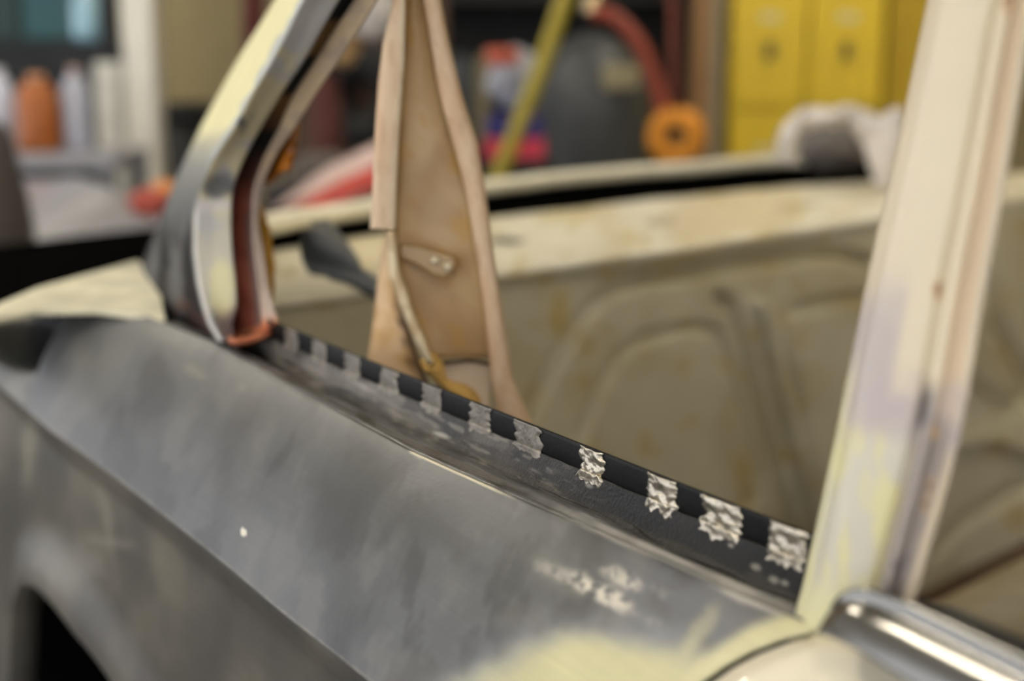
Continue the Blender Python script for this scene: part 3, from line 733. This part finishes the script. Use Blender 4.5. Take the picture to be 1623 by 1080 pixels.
# lower torn flange, stripe and fan behind it
def pcream(x, y): return mix((226, 208, 172), (196, 172, 132), sm(-.1, .4, fb(x * 2, y * .7, 30, 161)))
so = [(366, 615), (400, 618), (440, 622), (480, 636), (540, 660), (585, 684)]
rows = [[PBR(itp(so, y) - 2, y, .002), PBR(itp(so, y), y, .012), PBR((itp(so, y) + itp(bi, y) + 2) / 2, y, .016), PBR(itp(bi, y) + 1, y, .013)] for y in range(366, 582, 6)]
grid([cr(r, 3) for r in rows], 'brace_torn_flange', br_mat, car, pcream, solid=.0015)
fo = [(372, 612), (440, 600), (500, 594), (560, 585), (640, 570)]; fi = [(372, 622), (420, 619), (480, 634), (540, 650), (600, 672), (640, 690)]
def pfan(x, y):
    c = mix((222, 190, 150), (200, 160, 108), sm(-.2, .4, fb(x, y, 40, 165))); d = x - itp(fi, y)
    return mix(c, (86, 62, 36), .8 * sm(-16, -4, d + 8 * fb(x, y, 20, 166)) * sm(450, 520, y))
rows = [[PBR(itp(fo, y), y, -.02), PBR(itp(fo, y) * .6 + itp(fi, y) * .4, y, -.008), PBR(itp(fi, y) - 3, y, .0), PBR(itp(fi, y) + 3, y, -.012)] for y in range(372, 642, 8)]
grid([cr(r, 4) for r in rows], 'brace_side_gusset', br_mat, car, pfan, solid=.0012)
# lower closing piece, foam and tab
plate('brace_lower_patch', [PBR(700, 574, -.006), PBR(716, 574, -.006), (PBR(745, 571, -.006)), PBR(777, 577, -.006), PBR(780, 604, -.004), PBR(775, 660, .0), PBR(700, 660, .0), PBR(690, 600, -.003)], NBR, .004, mat('pale_patch_paint', (204, 184, 156), .5, var=.15, vs=25), car)
tube('brace_torn_edge', [PBR(700, 576, .002), PBR(722, 574, .003), PBR(748, 572, .003), PBR(779, 578, .002)], .0011, mat('torn_edge_dark', (60, 42, 26), .7), car)
tube('brace_foam', [PBR(676, 566, .004), PBR(690, 585, .006), PBR(703, 606, .006), PBR(730, 622, .004), PBR(752, 640, .0)], lambda t: .0045 + .0015 * math.sin(t * 9), mat('yellow_foam', (212, 170, 92), .7, var=.2, vs=90, bump=.8, bs=300), car)
tabp = [(634, 386), (662, 389), (700, 400), (718, 405), (724, 418), (716, 434), (702, 440), (688, 436), (660, 418), (634, 408)]
tab = plate('brace_tab', [PBR(x, y, .002) for x, y in tabp], NBR, .003, mat('tab_paint', (170, 140, 94), .35, var=.15, vs=60, coat=.4), car, bevel=.002)
for x, y in ((689, 413), (710, 423)):
    o = lathe('rivet', PBR(x, y, .005), [(.0025, 0), (.0024, .0008), (.0015, .0016), (0, .0019)], mat('rivet_steel', (226, 214, 184), .3, .3), None, 16, NBR); o.parent = tab

# ---- roof over the cabin
def rf(u, d, z): return bh(u, z, d)
rows = []
for i in range(11):
    v_ = i / 10; r = []
    for j in range(15):
        w_ = j / 14
        a = Vector((-.78, F_TOP(-.7).y + .015, 1.272)) + Vector((1.35 * v_, 0, 0)); b = a + U * 0 + Vector((.0, 1.15, 0))
        p = a.lerp(b, w_); p.z += .05 * math.sin(math.pi * w_) + .02 * math.sin(math.pi * min(1, v_ + .1)) - .012 * (1 if w_ in (0, 1) else 0)
        r.append(p)
    rows.append(r)
grid(rows, 'roof_panel', mat('roof_cream', (214, 206, 180), .3), car, solid=.003)
# far side of the body so that the shelf and roof have something to meet
fs = bh(LW - .35, 0)
bm = bmesh.new(); addbox(bm, bh(LW - .02, .62, .7), U * .004, NB * .75, Vector((0, 0, .28))); link('far_side_skin', bm, mat('far_side_paint', (120, 112, 92), .5, var=.2), car, False)

# ================================================================== THINGS ON THE CAR
def clothmat(n, c): return mat(n, c, .85, var=.15, vs=60, bump=.4, bs=300)
# limp grey flap on the shelf
q0 = PF(560, 400, 1.05)
A = [(497, 352), (515, 353), (535, 372), (556, 402), (578, 432), (606, 452), (640, 470)]
B = [(484, 372), (482, 398), (487, 428), (520, 438), (548, 444), (575, 458), (620, 482)]
rows = []
for k in range(8):
    t = k / 7; rows.append([PF(a[0] + (b[0] - a[0]) * t, a[1] + (b[1] - a[1]) * t, 1.06 - .012 * math.sin(math.pi * t) + .008 * math.sin(i * 1.3 + k)) for i, (a, b) in enumerate(zip(A, B))])
fl_ = grid(loft(rows, 3, 8), 'cloth_flap', clothmat('grey_felt', (146, 150, 152)), None, solid=.006)
tag(fl_, 'limp grey felt flap hanging over the edge of the cream rear shelf', 'cloth')

def lump(name, c, rx, ry, rz, m, seed=0, amp=.25, parent=None, n=3, sc=2.2):
    bm = bmesh.new(); bmesh.ops.create_icosphere(bm, subdivisions=n + 1, radius=1)
    for v in bm.verts:
        d = v.co.normalized(); k = 1 + amp * noise.fractal(d * sc + Vector((seed * 5.1, 0, 0)), 1, 2, 3)
        p = RT * d.x * rx * k + FH * d.y * ry * k + Vector((0, 0, d.z * rz * k)); v.co = Vector(c) + p
    bmesh.ops.recalc_face_normals(bm, faces=bm.faces)
    return link(name, bm, m, parent)
# crumpled white cloth over a grey roll at the far end of the shelf
bc = PF(1338, 262, 2.25)
roll = lump('rolled_bundle', PF(1322, 236, 2.36), .066, .055, .042, clothmat('dark_grey_cloth', (104, 98, 94)), 3, .12)
tag(roll, 'dark grey rolled cloth tucked under crumpled white rag beside cream window lip', 'cloth')
bm = bmesh.new(); rows = []
cpath = [(1236, 255), (1240, 212), (1262, 186), (1290, 170), (1312, 178), (1338, 172), (1366, 172), (1392, 190), (1420, 176), (1440, 182), (1450, 220)]
opath = [(1258, 262), (1262, 225), (1275, 206), (1298, 196), (1318, 196), (1340, 196), (1358, 208), (1378, 236), (1400, 250), (1425, 255), (1445, 262)]
rows = []
for k in range(8):
    t = k / 7; rows.append([PF(a[0] + (b[0] - a[0]) * t, a[1] + (b[1] - a[1]) * t, 2.20 + .03 * math.sin(i * 2.1 + k * .8) - .05 * math.sin(math.pi * t)) for i, (a, b) in enumerate(zip(cpath, opath))])
wr = grid(loft(rows, 3, 8), 'rag', clothmat('white_cotton', (216, 210, 204)), None, solid=.012)
tag(wr, 'crumpled white rag heaped at the far end of the rear shelf', 'rag')
dp = [[PF(x, y, 2.12 + .012 * math.sin(k * 2 + i)) for k, (x, y) in enumerate(r)] for i, r in enumerate((((1360, 195), (1385, 190), (1412, 195), (1440, 200)), ((1368, 225), (1392, 226), (1416, 226), (1444, 226)), ((1380, 262), (1398, 262), (1418, 262), (1446, 262)), ((1392, 300), (1402, 302), (1418, 303), (1440, 304))))]
o = grid(loft(dp, 5, 5), 'hanging_end', MATS['white_cotton'], None, solid=.008); o.parent = wr

# ================================================================== BACKGROUND OF THE GARAGE
def span(x0, x1, y, f): return (PF(x1, y, f) - PF(x0, y, f)).length
def stand(x0, x1, ytop, f):              # base centre on the floor, width, height
    a = PF((x0 + x1) / 2, ytop, f); return Vector((a.x, a.y, 0)), span(x0, x1, ytop, f), a.z
yel = mat('locker_yellow', (214, 182, 24), .45, var=.05, vs=4)
yel2 = mat('locker_door_yellow', (220, 188, 28), .4, var=.04, vs=4)
# yellow lockers
f = 5.2
cL, wL, _ = stand(1160, 1405, 0, f); hL = 1.95; dL = .42
c = cL + FH * dL / 2
lk = thing('locker', 'bright yellow steel locker cabinet with two columns of doors against the back', 'locker', c)
box('body', c + FH * .01, wL, dL - .02, hL, yel, lk)
ph = .47
zs = PF(1280, 172, f).z
for ci in range(2):
    for ri in range(4):
        z0 = zs - ph * 2 + ri * ph
        if z0 < .05: continue
        hh = min(ph, hL - z0) - .012
        p = cL + RT * (wL * (-.25 + .5 * ci)) + Vector((0, 0, z0 + .006))
        d_ = box('door', p - FH * .006, wL / 2 - .012, .014, hh, yel2, lk, bevel=.004)
        hx = p + Vector((0, 0, (.20 if True else 0)))
        h_ = box('handle', hx - FH * .02 + RT * .0 + Vector((0, 0, -.03)), .030, .018, .062, mat('latch_dark', (92, 80, 50), .4, .5), None); h_.parent = d_
        l_ = box('label_plate', hx - FH * .015 + Vector((0, 0, .10)), .075, .004, .03, mat('label_pale', (216, 206, 150), .5), None); l_.parent = d_
# its side face as a separate block, shade put into the deeper yellow
c2, w2, _ = stand(1410, 1560, 0, 5.35)
sc_ = box('locker_side_block', c2 + FH * .25, w2, .5, 1.9, mat('locker_side_shaded_yellow', (190, 158, 14), .5, var=.06), None); tag(sc_, 'locker side as a block in shaded deeper yellow, right of the yellow lockers', 'cabinet')
# timber stud and pale board beside the lockers
c, w, _ = stand(1124, 1149, 0, 5.3); o = box('board', c, w, .05, 2.4, mat('pale_grey_board', (168, 158, 130), .7)); tag(o, 'pale grey upright board at the left edge of the yellow lockers', 'board')
c, w, _ = stand(1098, 1128, 0, 5.2); o = box('timber_post', c, w, .06, 2.4, mat('brown_timber', (150, 112, 70), .7, var=.2, vs=10, streak=(1, 1, .1))); tag(o, 'brown timber post between black shelving and pale board', 'post')
# dark rack behind the compressor
c, w, _ = stand(690, 1098, 0, 5.6)
rk = thing('shelving_unit', 'black storage rack behind the dark grey compressor tank', 'shelf', c)
blk = mat('rack_black', (26, 26, 27), .7, var=.3)
box('back_panel', c + FH * .30, w, .02, 2.2, blk, rk)
for s_ in (-1, 1):
    for d_ in (0, .28): box('upright', c + RT * s_ * (w / 2 - .02) + FH * d_, .04, .04, 2.2, blk, rk)
for z in (.35, .72, 1.30, 1.75): box('shelf', c + FH * .14 + Vector((0, 0, z)), w, .32, .03, blk, rk)
zsh = .75
stuff_cols = [(714, 744, (100, 104, 110), 'grey tin'), (752, 776, (150, 140, 112), 'khaki brown tin'), (1040, 1062, (110, 48, 34), 'rust red canister'), (1066, 1092, (30, 30, 32), 'black canister')]
for x0, x1, col_, lb in stuff_cols:
    p = PF((x0 + x1) / 2, 60, 5.72); w = span(x0, x1, 60, 5.72)
    base = 1.334 if x0 > 1000 else .754
    h_ = .22 if base > 1 else .36
    o = lathe('canister', Vector((p.x, p.y, base)), [(0, 0), (w / 2 * .96, 0), (w / 2, .01), (w / 2, h_ * .85), (w / 2 * .6, h_ * .95), (w / 4, h_ * .96), (w / 4, h_), (0, h_)], mat('tin_%d' % x0, col_, .5))
    tag(o, lb + (' on upper shelf of the black rack' if base > 1 else ' on lower shelf of the black rack, left part'), 'can')

# dark grey compressor tank with hose
f = 4.4
c, w, _ = stand(845, 1042, 60, f); c = c + FH * (w / 2)
top = PF(945, 48, f).z
cp = thing('air_compressor', 'dark grey upright air compressor tank with domed top and pale plate', 'compressor', c)
tk = mat('tank_grey', (62, 64, 65), .5, var=.08)
prof = [(0, .10), (w * .30, .11), (w * .46, .16), (w * .5, .24)] + [(w * .5, top - .26)] + [(w * .5 * math.cos(a), top - .26 + .26 * math.sin(a)) for a in [math.pi / 2 * k / 8 for k in range(1, 9)]]
lathe('tank', c, prof, tk, cp, 48)
for k in range(3):
    a = k * 2.09; box('foot', c + RT * w * .36 * math.cos(a) + FH * w * .36 * math.sin(a), .05, .05, .16, tk, cp)
pp = PF(985, 126, f - .0)
box('name_plate', Vector((pp.x, pp.y, pp.z - .03)) + FH * .012, span(955, 1012, 126, f), .01, .075, mat('plate_tan', (150, 140, 108), .5), cp, bevel=.01)
lathe('outlet_fitting', PF(938, 24, f) - FH * .02, [(0, 0), (.03, 0), (.034, .02), (.022, .04), (.022, .07), (0, .07)], mat('brass', (208, 188, 150), .25, .8), cp, 20)
hz = [(940, 20), (975, 28), (1008, 62), (1030, 105), (1044, 150), (1056, 195)]
h_ = tube('air_hose', [PF(x, y, f - .12 - .03 * i * .3) for i, (x, y) in enumerate(hz)], .022, mat('hose_red', (140, 58, 38), .5), None)
tag(h_, 'rust red air hose arching over the right of the compressor tank', 'hose')
cc = PF(1072, 216, 4.05)
for i, dd in enumerate((0,)):
    o = thing('cord_reel', 'orange yellow reel with dark hub hanging right of the compressor tank', 'reel', cc)
    torus('wound_cord', cc, FH + RT * .25, .052, (.032, .03), mat('orange_cord', (216, 140, 30), .55, var=.2, vs=30, bump=.4), o)
    lathe('hub', cc - FH * .03, [(0, 0), (.02, 0), (.02, .06), (0, .06)], mat('hub_dark', (60, 56, 46), .5), o, 20, FH)
    tl = lump('cord_tail', PF(1070, 252, 4.07), .05, .02, .05, MATS['orange_cord'], 8, .2, o)
    tube('hanging_strap', [cc + Vector((0, 0, .05)), PF(1068, 120, 4.03), PF(1066, -60, 4.03), PF(1064, -260, 4.03)], .012, mat('strap_rust', (110, 52, 36), .7), o)
# yellow pole in front
o = tube('pole', [PF(915, -60, 3.7), PF(845, 140, 3.65), PF(770, 330, 3.6), PF(690, 560, 3.55)], .021, mat('pole_yellow', (158, 142, 34), .4)); tag(o, 'yellow pole leaning diagonally in front of the dark clutter', 'pole')
# box with blue and pink print, white-grey bag above, red tin
bt = PF(810, 250, 4.0)
c, w, h = stand(768, 862, 186, 4.0)
stm = mat('stool_black', (30, 30, 31), .6)
st = thing('stand', 'low black stand carrying the pink and blue box', 'stand', c)
box('top', Vector((c.x, c.y, bt.z - .03)), w * 1.3, .3, .03, stm, st)
for i in (-1, 1):
    for j in (-1, 1): box('leg', c + RT * i * w * .55 + FH * j * .12, .03, .03, bt.z - .03, stm, st)
pk = thing('carton', 'pink and dark blue carton behind the yellow pole', 'box', Vector((c.x, c.y, bt.z)))
hb = (PF(810, 218, 4).z - bt.z)
box('carton_base', Vector((c.x, c.y, bt.z)), w, .14, hb, mat('carton_pink', (214, 60, 84), .5), pk)
box('carton_lid', Vector((c.x, c.y, bt.z + hb + .001)), w * .92, .14, PF(810, 184, 4).z - bt.z - hb, mat('carton_blue', (44, 40, 116), .5), pk)
zb = PF(810, 184, 4).z
o = lump('bag', Vector((c.x, c.y, zb + .10)) + RT * .0, .07, .06, .085, mat('bag_pale', (164, 166, 176), .4, var=.2, vs=12), 12, .3); tag(o, 'pale grey plastic bag on top of the pink and blue carton', 'bag')
p = PF(796, 93, 3.86); o = lathe('tin', Vector((p.x, p.y, PF(796, 104, 3.86).z)), [(0, 0), (.045, 0), (.045, .04), (.042, .045), (0, .045)], mat('tin_orange_red', (190, 88, 62), .5)); tag(o, 'small orange red tin in front of the pale plastic bag', 'tin')
# far left: column, boards, bin
wcol = mat('column_white', (232, 229, 216), .6, var=.05)
c, w, _ = stand(198, 246, 0, 4.6); o = box('column', c, w, .12, 2.95, wcol); tag(o, 'white square column left of the black bin', 'column')
c, w, _ = stand(150, 190, 60, 4.75); o = box('panel', c, w, .06, 1.02 + .06, mat('panel_grey_white', (212, 210, 200), .6)); tag(o, 'off white upright panel left of the white column', 'panel')
c, w, _ = stand(158, 184, 0, 4.9); o = box('black_rail', c, w, .06, 2.5, mat('rail_black', (18, 20, 24), .6)); tag(o, 'black upright rail rising behind the off white panel', 'rail')
c, w, h = stand(246, 348, 160, 4.9)
bn = thing('waste_bin', 'black waste bin against the beige wall left of the yellow pillar', 'bin', c)
bnm = mat('bin_black', (24, 24, 25), .5)
lathe('bin_body', c, [(0, 0), (w * .42, 0), (w * .5, h - .06), (w * .46, h - .06), (0, h - .06)], bnm, bn, 32)
lathe('bin_lid', c + Vector((0, 0, h - .058)), [(0, .0), (w * .54, 0), (w * .54, .02), (w * .4, .05), (0, .058)], bnm, bn, 32)
# beige partition above the bin
bm = bmesh.new(); a = PF(325, 0, 5.6); addbox(bm, Vector((a.x, a.y, 1.45)), RT * .225, FH * .03, Vector((0, 0, 1.45))); o = link('partition', bm, mat('partition_beige', (150, 136, 98), .8, var=.03), smooth=False); tag(o, 'plain beige partition board behind the black waste bin', 'partition')
# maroon cloth strip beside it
p = PF(398, 60, 4.9); bm = bmesh.new(); rows = [[PF(x, y, 4.9 + .02 * math.sin(x / 4 + y / 50)) for x in range(386, 420, 4)] for y in range(-300, 300, 20)]
o = grid(rows, 'curtain', clothmat('maroon_cloth', (112, 56, 52)), None, solid=.01); tag(o, 'dark maroon hanging cloth behind the upper yellow pillar', 'cloth')
# teal cabinet (upper left), and glossy blue bottle added for a bright highlight
c, w, h = stand(-40, 150, -200, 6.2)
gc = thing('shop_cabinet', 'dark teal cabinet in the far upper left corner', 'cabinet', c)
tealm = mat('teal_paint', (12, 50, 44), .35)
box('body', c, w, .5, 1.75, tealm, gc)
box('plinth', c - FH * .26, w * .98, .03, PF(60, 66, 6).z, mat('plinth_black', (16, 20, 22), .6), gc)
box('door', c - FH * .262 + RT * -w * .24 + Vector((0, 0, PF(60, 60, 6).z)), w * .42, .02, .55, tealm, gc)
box('door', c - FH * .262 + RT * w * .22 + Vector((0, 0, PF(60, 60, 6).z)), w * .42, .02, .55, mat('teal_light', (24, 84, 88), .3), gc)
p = PF(142, 66, 5.6)
jl = thing('highlight_bottle', 'glossy pale blue bottle added as a highlight beside the teal cabinet', 'bottle', Vector((p.x, p.y, 0)))
box('highlight_bottle_stand', Vector((p.x, p.y, 0)), .2, .2, p.z - .003, mat('highlight_stand_black', (18, 22, 26), .6), jl)
lathe('highlight_bottle_body', p, [(0, 0), (.055, .0), (.06, .03), (.06, .15), (.03, .21), (.02, .23), (.02, .26), (0, .26)], mat('highlight_bottle_blue', (150, 196, 214), .1, coat=1), jl)
# orange jug between pale jugs on a bench
zb = PF(70, 240, 4.2).z
bc_ = PF(60, 240, 4.2)
bn = thing('workbench', 'grey workbench carrying the orange jug at far left', 'bench', Vector((bc_.x, bc_.y, 0)))
box('bench_top', Vector((bc_.x, bc_.y, zb - .04)), .55, .4, .04, mat('bench_grey', (150, 150, 156), .5), bn)
for i in (-1, 1):
    for j in (-1, 1): box('leg', Vector((bc_.x, bc_.y, 0)) + RT * i * .25 + FH * j * .17, .04, .04, zb - .04, mat('bench_leg', (110, 110, 112), .5), bn)
def jug(x0, x1, ytop, f, name, col_, lb, capc):
    p = PF((x0 + x1) / 2, 240, f); p = Vector((p.x, p.y, zb)); w = span(x0, x1, 200, f); h = PF(x0, ytop, f).z - zb
    j = thing(name, lb, 'jug', p)
    lathe('jug_body', p, [(0, 0), (w * .46, 0), (w * .5, .02), (w * .5, h * .7), (w * .34, h * .86), (w * .16, h * .92), (w * .16, h * .95), (0, h * .95)], mat('jug_%d' % (x0 + 100), col_, .4), j)
    lathe('cap', p + Vector((0, 0, h * .92)), [(0, 0), (w * .2, 0), (w * .2, h * .08), (0, h * .08)], mat('cap_%d' % (x0 + 100), capc, .4), j)
jug(30, 98, 118, 4.2, 'jug', (156, 86, 26), 'orange jug on the grey workbench', (206, 150, 110))
jug(103, 146, 106, 4.25, 'jug', (178, 182, 196), 'tall pale bluish jug right of the orange jug', (200, 170, 160))
jug(-20, 28, 108, 4.3, 'jug', (196, 200, 216), 'pale white jug left of the orange jug', (230, 230, 236))
# silver bonnet of another car (left background)
sil = mat('silver_car_paint', (176, 178, 190), .3, .15, coat=.4)
oc = thing('parked_car', 'silver grey car with a rounded bonnet parked behind at the left', 'car', Vector((PF(120, 330, 3.2).x, PF(120, 330, 3.2).y, 0)))
zt_ = PF(100, 300, 3.3).z
rows = []
for i in range(17):
    v_ = i / 16; r = []
    for j in range(21):
        u_ = j / 20
        x = -1.62 + 1.04 * u_; fwd = 2.75 + 1.1 * v_
        edge = max(0, (u_ - .55) / .45) ** 2.2
        z = zt_ - .02 - .30 * edge - .07 * (1 - v_) ** 2 + .012 * math.exp(-((u_ - .52 - .1 * v_) / .03) ** 2)
        r.append(room(x - .18, fwd, z))
    rows.append(r)
grid(rows, 'bonnet', sil, oc, solid=.002)
sk = []
for dz in (0, -.15, -.35, -.55):
    sk.append([Vector((p.x, p.y, p.z + dz * (1 - .25 * (k / 20)))) - FH * (.02 * (1 if dz else 0)) for k, p in enumerate(rows[0])])
grid(sk, 'front_panel', sil, oc, solid=.002)
sk = []
for dz in (0, -.12, -.28):
    sk.append([Vector((r[-1].x, r[-1].y, r[-1].z + dz)) for r in rows])
grid(sk, 'side_panel', sil, oc, solid=.002)
for i, (rr, ff) in enumerate(((-.98, 3.1), (-1.7, 3.1))): torus('tyre', room(rr, ff, .31), RT, .22, (.085, .09), rub, oc)
# dark seat-like edge at far left
p = PF(2, 300, 2.6)
hd = thing('seat', 'dark brown upholstered seat back at the left edge of the picture', 'seat', Vector((p.x, p.y, 0)))
bm = bmesh.new(); 
lump('seat_back', Vector((p.x, p.y, p.z - .15)), .045, .10, .27, clothmat('seat_brown', (70, 64, 60)), 5, .08, hd)
box('seat_frame', Vector((p.x, p.y, 0)), .06, .12, p.z - .30, blackm, hd)
# red and orange bits
o = lump('rag', PF(238, 322, 3.1), .045, .04, .028, clothmat('red_cloth', (176, 84, 72)), 21, .35); tag(o, 'crumpled red rag on the silver bonnet left of the pillar', 'rag')
o = lump('rag', PF(262, 306, 3.2), .03, .03, .025, clothmat('orange_cloth', (222, 150, 84)), 23, .35); tag(o, 'small orange rag behind the red rag on the silver bonnet', 'rag')
# between rear pillar and brace
c, w, h = stand(420, 640, 300, 3.3)
fd = thing('body_panel', 'loose red and white car panel seen through the window', 'car panel', c)
redm = mat('red_panel', (178, 36, 26), .3, coat=.4); pkm = mat('pink_white_panel', (206, 180, 172), .4)
rows = [[PF(x, y, 3.3 + .05 * k) for x, y in ((395 + 20 * k, 372 - 12 * k), (470 + 10 * k, 342 - 14 * k), (540, 318 - 16 * k), (620, 285 - 16 * k), (680, 262 - 16 * k))] for k in range(3)]
grid(loft(rows, 4, 4), 'red_skin', redm, fd, solid=.004)
rows = [[PF(x, y, 3.42 + .06 * k) for x, y in ((430 + 20 * k, 336 - 16 * k), (490 + 8 * k, 310 - 17 * k), (550, 285 - 17 * k), (620, 252 - 17 * k), (680, 230 - 17 * k))] for k in range(3)]
grid(loft(rows, 4, 4), 'white_skin', pkm, fd, solid=.004)
box('trestle', c + FH * .15, w, .1, PF(500, 345, 3.4).z - .05, mat('trestle_dark', (60, 54, 50), .7), fd)
tc_ = PF(578, 155, 4.4)
ty = torus('tyre', tc_, FH + RT * .3, .105, (.06, .06), rub); tag(ty, 'black tyre hanging behind the folded brace', 'tyre')
o = box('tyre_rack', Vector((tc_.x, tc_.y, 0)) + FH * .12, .5, .04, 2.0, mat('rack_brown', (84, 62, 48), .7, var=.3, vs=6)); tag(o, 'brown board rack behind the hanging black tyre', 'rack')
p = PF(520, 250, 4.2); o = lump('coat', Vector((p.x, p.y, PF(520, 190, 4.2).z)), .042, .05, .18, clothmat('brick_cloth', (88, 46, 40)), 31, .2); tag(o, 'brick red coat hanging left of the black tyre', 'coat')
p = PF(590, 20, 4.1); o = lump('bag', p, .075, .05, .075, mat('bag_white', (196, 190, 184), .5), 33, .2); tag(o, 'white bag hanging above the black tyre', 'bag')
p = PF(545, 70, 4.15); o = lump('sack', p, .045, .05, .06, clothmat('tan_sack', (190, 154, 104)), 34, .2); tag(o, 'tan sack between white bag and brick red coat', 'sack')
p = PF(452, 312, 3.85); p.z = PF(485, 322, 3.95).z + .03; o = lump('rag', p, .06, .05, .04, clothmat('charcoal_cloth', (58, 54, 54)), 35, .3); tag(o, 'charcoal rag beside the amber adhesive behind the rear pillar', 'rag')
p = PF(515, 262, 3.95); p.z = PF(485, 322, 3.95).z + .085; o = lump('rag', p, .085, .05, .055, clothmat('taupe_cloth', (92, 84, 78)), 36, .3); tag(o, 'taupe rag above the red and white panel', 'rag')

c, w, h = stand(425, 545, 322, 3.95)
o = box('crate', c, w, .3, h, mat('crate_dark', (58, 54, 52), .7, var=.3, vs=12)); tag(o, 'dark upright crate behind the red and white panel, under the charcoal and taupe rags', 'crate')
